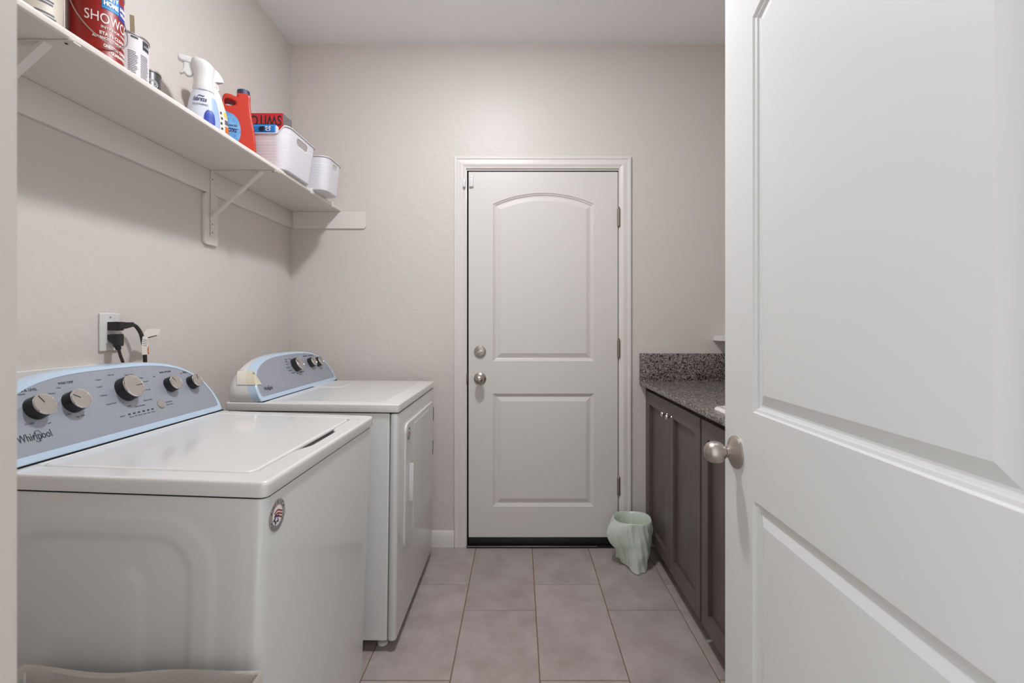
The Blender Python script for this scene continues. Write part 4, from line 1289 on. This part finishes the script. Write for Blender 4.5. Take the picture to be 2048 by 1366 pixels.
# ------------------------------------------------------------------ hamper
hm = thing('laundry_hamper', 'open grey-white cloth hamper standing against the washing machine', 'hamper', (-.70, .73, 0))
hx0, hx1, hy0, hy1, hz = -.925, -.478, .545, .915, .562
def hamper():
    rings = []
    def loop(z, o, sag=0):
        n = 28; out = []
        cs = [(hx0 + o, hy0 + o), (hx1 - o, hy0 + o), (hx1 - o, hy1 - o), (hx0 + o, hy1 - o)]
        for s_, (p_, q_) in enumerate(zip(cs, cs[1:] + cs[:1])):
            for k in range(n):
                f = k / n
                x, y = p_[0] + (q_[0] - p_[0]) * f, p_[1] + (q_[1] - p_[1]) * f
                wv = math.sin(PI * f) * sag * (.55 + .45 * math.sin(2.3 * PI * f + s_ + .6))
                inw = .006 * math.sin(PI * f) * math.sin(5 * f + z * 9 + s_) if 0 < z < hz else 0
                lift = .012 * (1 - (x - hx0) / (hx1 - hx0)) if z > .4 else 0
                out.append(Vector((x + (inw if s_ in (1, 3) else 0), y + (inw if s_ in (0, 2) else 0), z - wv + lift)))
        return out
    rings = [loop(.02, .012), loop(.15, .006), loop(.35, .003), loop(.50, .001, .004), loop(hz - .006, 0, .014), loop(hz, .002, .015), loop(hz - .004, .007, .015), loop(hz - .03, .008, .015), loop(.35, .010), loop(.06, .016)]
    return loft(rings)
add('cloth_body', hamper(), 'cloth', hm, smooth=60)
def hloop(o, z):
    return [(hx0 + o, hy0 + o, z + .012), (hx1 - o, hy0 + o, z), (hx1 - o, hy1 - o, z), (hx0 + o, hy1 - o, z + .012)]
q = hloop(.0, .561)
for (x, y, z), nm in zip(q, 'abcd'):
    add('leg', tube([(x + (.012 if x < -.7 else -.012), y + (.012 if y < .7 else -.012), .0), (x + (.006 if x < -.7 else -.006), y + (.006 if y < .7 else -.006), z - .012)], .005, 8, 0), 'white', hm)

# ------------------------------------------------------------------ counter, cabinet, sink
CX0, CX1, CY0, CY1, CZ0, CZ1 = .655, XR - .001, .93, YB - .001, .8835, .9035
sx0, sx1, sy0, sy1 = .700, 1.20, 1.235, 1.790
ct = thing('granite_counter', 'speckled grey-brown granite counter with an upright back strip', 'counter', (1.0, 1.8, CZ0))
add('countertop', plate(R2(CX0, CX1, CY0, CY1), [rrect(sx0 + .02, sx1 - .02, sy0 + .02, sy1 - .02, .05)], CZ1 - CZ0, .0025, plane_up(CZ0)), 'granite', ct)
add('backsplash', box(CX0, CX1, YB - .0205, YB - .0005, CZ1, 1.0525, .001), 'granite', ct)
add('side_splash', box(XR - .0205, XR - .0005, CY0, YB - .021, CZ1, 1.0525, .001), 'granite', ct)
sk = thing('sink', 'white drop-in sink set into the granite counter', 'sink', ((sx0 + sx1) / 2, (sy0 + sy1) / 2, CZ1 - .2))
rings = []
for o, z in ((.0, CZ1 + .0005), (.001, CZ1 + .006), (.006, CZ1 + .0105), (.020, CZ1 + .011), (.030, CZ1 + .006), (.036, CZ1 - .01), (.05, CZ1 - .17), (.09, CZ1 - .19), (.2, CZ1 - .195)):
    rings.append([Vector((x, y, z)) for x, y in rrect(sx0 + o, sx1 - o, sy0 + o, sy1 - o, .045, 8)])
sko = add('basin', loft(rings, False, True), 'sinkw', sk, smooth=50)
add('drain', lathe([(0, 0), (.04, 0), (.042, .002), (0, .003)], Matrix.Translation(((sx0 + sx1) / 2, (sy0 + sy1) / 2, CZ1 - .1945)), 24), 'steel', sk)

cb = thing('base_cabinet', 'dark-stained shaker base cabinet under the granite counter', 'cabinet', (1.0, 1.8, 0))
add('carcass', join([box(.712, .73, CY0 + .01, CY1, .079, CZ0 - .0005), box(.73, XR - .002, CY0 + .01, CY0 + .03, .079, CZ0 - .0005), box(.73, XR - .002, CY1 - .018, CY1, .079, CZ0 - .0005), box(.73, XR - .002, CY0 + .03, CY1 - .018, .079, .095)]), 'wood', cb)
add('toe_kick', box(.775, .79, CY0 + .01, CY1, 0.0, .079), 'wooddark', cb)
add('end_filler', box(.6905, .712, YB - .006, YB - .001, .079, .872), 'wood', cb)
def shaker(y0, y1, knob_y):
    z0, z1, fx, t, fr = .079, .852, .690, .0215, .058
    pf = plane_negx(fx + t)
    outer = [(-y1, z0), (-y0, z0), (-y0, z1), (-y1, z1)]
    inner = [(-y1 + fr, z0 + fr + .004), (-y0 - fr, z0 + fr + .004), (-y0 - fr, z1 - fr - .008), (-y1 + fr, z1 - fr - .008)]
    d_ = add('cabinet_door', plate(outer, [inner], t, .0012, pf), 'wood', cb)
    add('door_panel', box(fx + .0165, fx + .0210, y0 + fr - .004, y1 - fr + .004, z0 + fr, z1 - fr - .004), 'wood', d_)
    if knob_y is not None:
        add('cabinet_knob', lathe([(0, 0), (.007, 0), (.005, .004), (.0042, .014), (.006, .018), (.0125, .020), (.0135, .023), (.012, .0265), (0, .0285)], axis_mtx((fx, knob_y, .790), (-1, 0, 0)), 24), 'nickel2', d_, label='polished round knob')
shaker(2.254, 2.658, 2.280)
shaker(1.866, 2.2505, 2.212)
shaker(1.452, 1.848, 1.478)
shaker(1.050, 1.4485, 1.420)

# white wall ledge to the right, above the counter
lg = thing('soap_ledge', 'small white wall ledge above the granite back strip', 'ledge', (1.18, YB - .06, 1.135))
add('ledge_body', loft([[Vector((x, y, z)) for x, y in ((1.079 + o, YB - .11 + d_), (XR - .001, YB - .11 + d_), (XR - .001, YB - .001), (1.079 + o, YB - .001))] for z, o, d_ in ((1.122, -.022, 0), (1.1235, -.024, -.001), (1.149, -.016, .004), (1.150, -.014, .006))]), 'white', lg)

# ------------------------------------------------------------------ waste bin with bag
bcx, bcy, bz = .577, 2.495, .222
wb = thing('waste_bin', 'small round waste bin lined with a pale green plastic bag', 'bin', (bcx, bcy, 0))
add('bin_body', lathe([(0, .002), (.058, .002), (.061, .006), (.091, bz - .004), (.094, bz), (.091, bz), (.0885, bz - .006), (.057, .01), (0, .009)], Matrix.Translation((bcx, bcy, 0)), 48), 'bagin', wb)
def bag():
    n = 168
    rings = []
    prof = [(.050, .020, .1), (.057, .03, .2), (.066, .10, .6), (.074, .16, .8), (.081, .20, .5), (.0865, bz - .006, .2), (.0905, bz + .001, .10), (.0925, bz + .003, .05), (.0962, bz + .001, .15), (.0985, bz - .008, .5)]
    for k in range(1, 13):
        f = k / 12
        prof.append((.0985 + .006 * math.sin(PI * min(1, f * 1.2)) - .004 * f, bz - .008 - .200 * f, 1.0 + .6 * f))
    random.seed(5)
    ph = [random.uniform(0, 6.28) for _ in range(12)]
    tri = lambda x: 2 * abs(2 * ((x / (2 * PI)) % 1) - 1) - 1          # creased fold
    for pi_, (r_, z_, w_) in enumerate(prof):
        f = max(0, (pi_ - 9) / 12)
        ring = []
        for i in range(n):
            t = 2 * PI * i / n
            wr = .0042 * w_ * (1.1 * tri(4 * t + ph[0] + 2.6 * f) + .8 * tri(8 * t + ph[1] - 3.5 * f) + .6 * tri(13 * t + ph[2] + 4 * f) + .4 * math.sin(23 * t + ph[3] - 6 * f) + .35 * tri(9 * f * 2 + 3 * t + ph[4]))
            rr_ = r_ + (wr if pi_ >= 9 else -abs(wr) * 1.1)
            z = z_
            if pi_ >= 9:
                dl = max(math.cos(t - math.radians(192)), 0)
                rr_ += .032 * dl ** 3 * math.sin(PI * min(1, f * 1.25 + .10)) * (1 if f < .75 else (1 - f) / .25)
                df = max(math.cos(t - math.radians(-84)), 0)
                rr_ += .034 * df ** 8 * f ** 1.5
                rr_ -= .027 * f ** 2.0 * (1 - df ** 3)
                z += f * .004 * (1 - df ** 1.3)
                z -= f * .010 * df ** 6
                z += f * .005 * tri(6 * t + ph[5])
                xw = bcx + rr_ * math.cos(t)
            else:
                z += .003 * math.sin(3 * t + ph[6]) * (1 if pi_ >= 4 else 0)
            x = bcx + rr_ * math.cos(t)
            x = min(x, .686)
            ring.append(Vector((x, bcy + rr_ * math.sin(t), max(z, .005))))
        rings.append(ring)
    return loft(rings, True, False)
add('bin_bag', bag(), 'bag', wb, smooth=45, label='crinkled translucent bag folded over the rim')

# ------------------------------------------------------------------ ceiling light fixture (above the frame)
cl = thing('ceiling_light', 'flush ceiling light with a frosted glass dome', 'light', (LX, LY, 2.55))
T_ = Matrix.Translation((LX, LY, 0))
add('base_plate', lathe([(0, ZC - .001), (.145, ZC - .001), (.145, ZC - .010), (.138, ZC - .014), (0, ZC - .014)], T_, 48), 'white', cl)
dome = [(.134, ZC - .013)] + [(.134 * math.cos(t_), ZC - .014 - .145 * math.sin(t_)) for t_ in [PI / 2 * k / 14 for k in range(1, 15)]]
add('glass_dome', lathe(dome, T_, 48, False), 'lampglow', cl, label='frosted glass dome')
add('finial', lathe([(0, ZC - .166), (.006, ZC - .164), (.008, ZC - .160), (.004, ZC - .157), (0, ZC - .157)], T_, 16), 'nickel', cl)
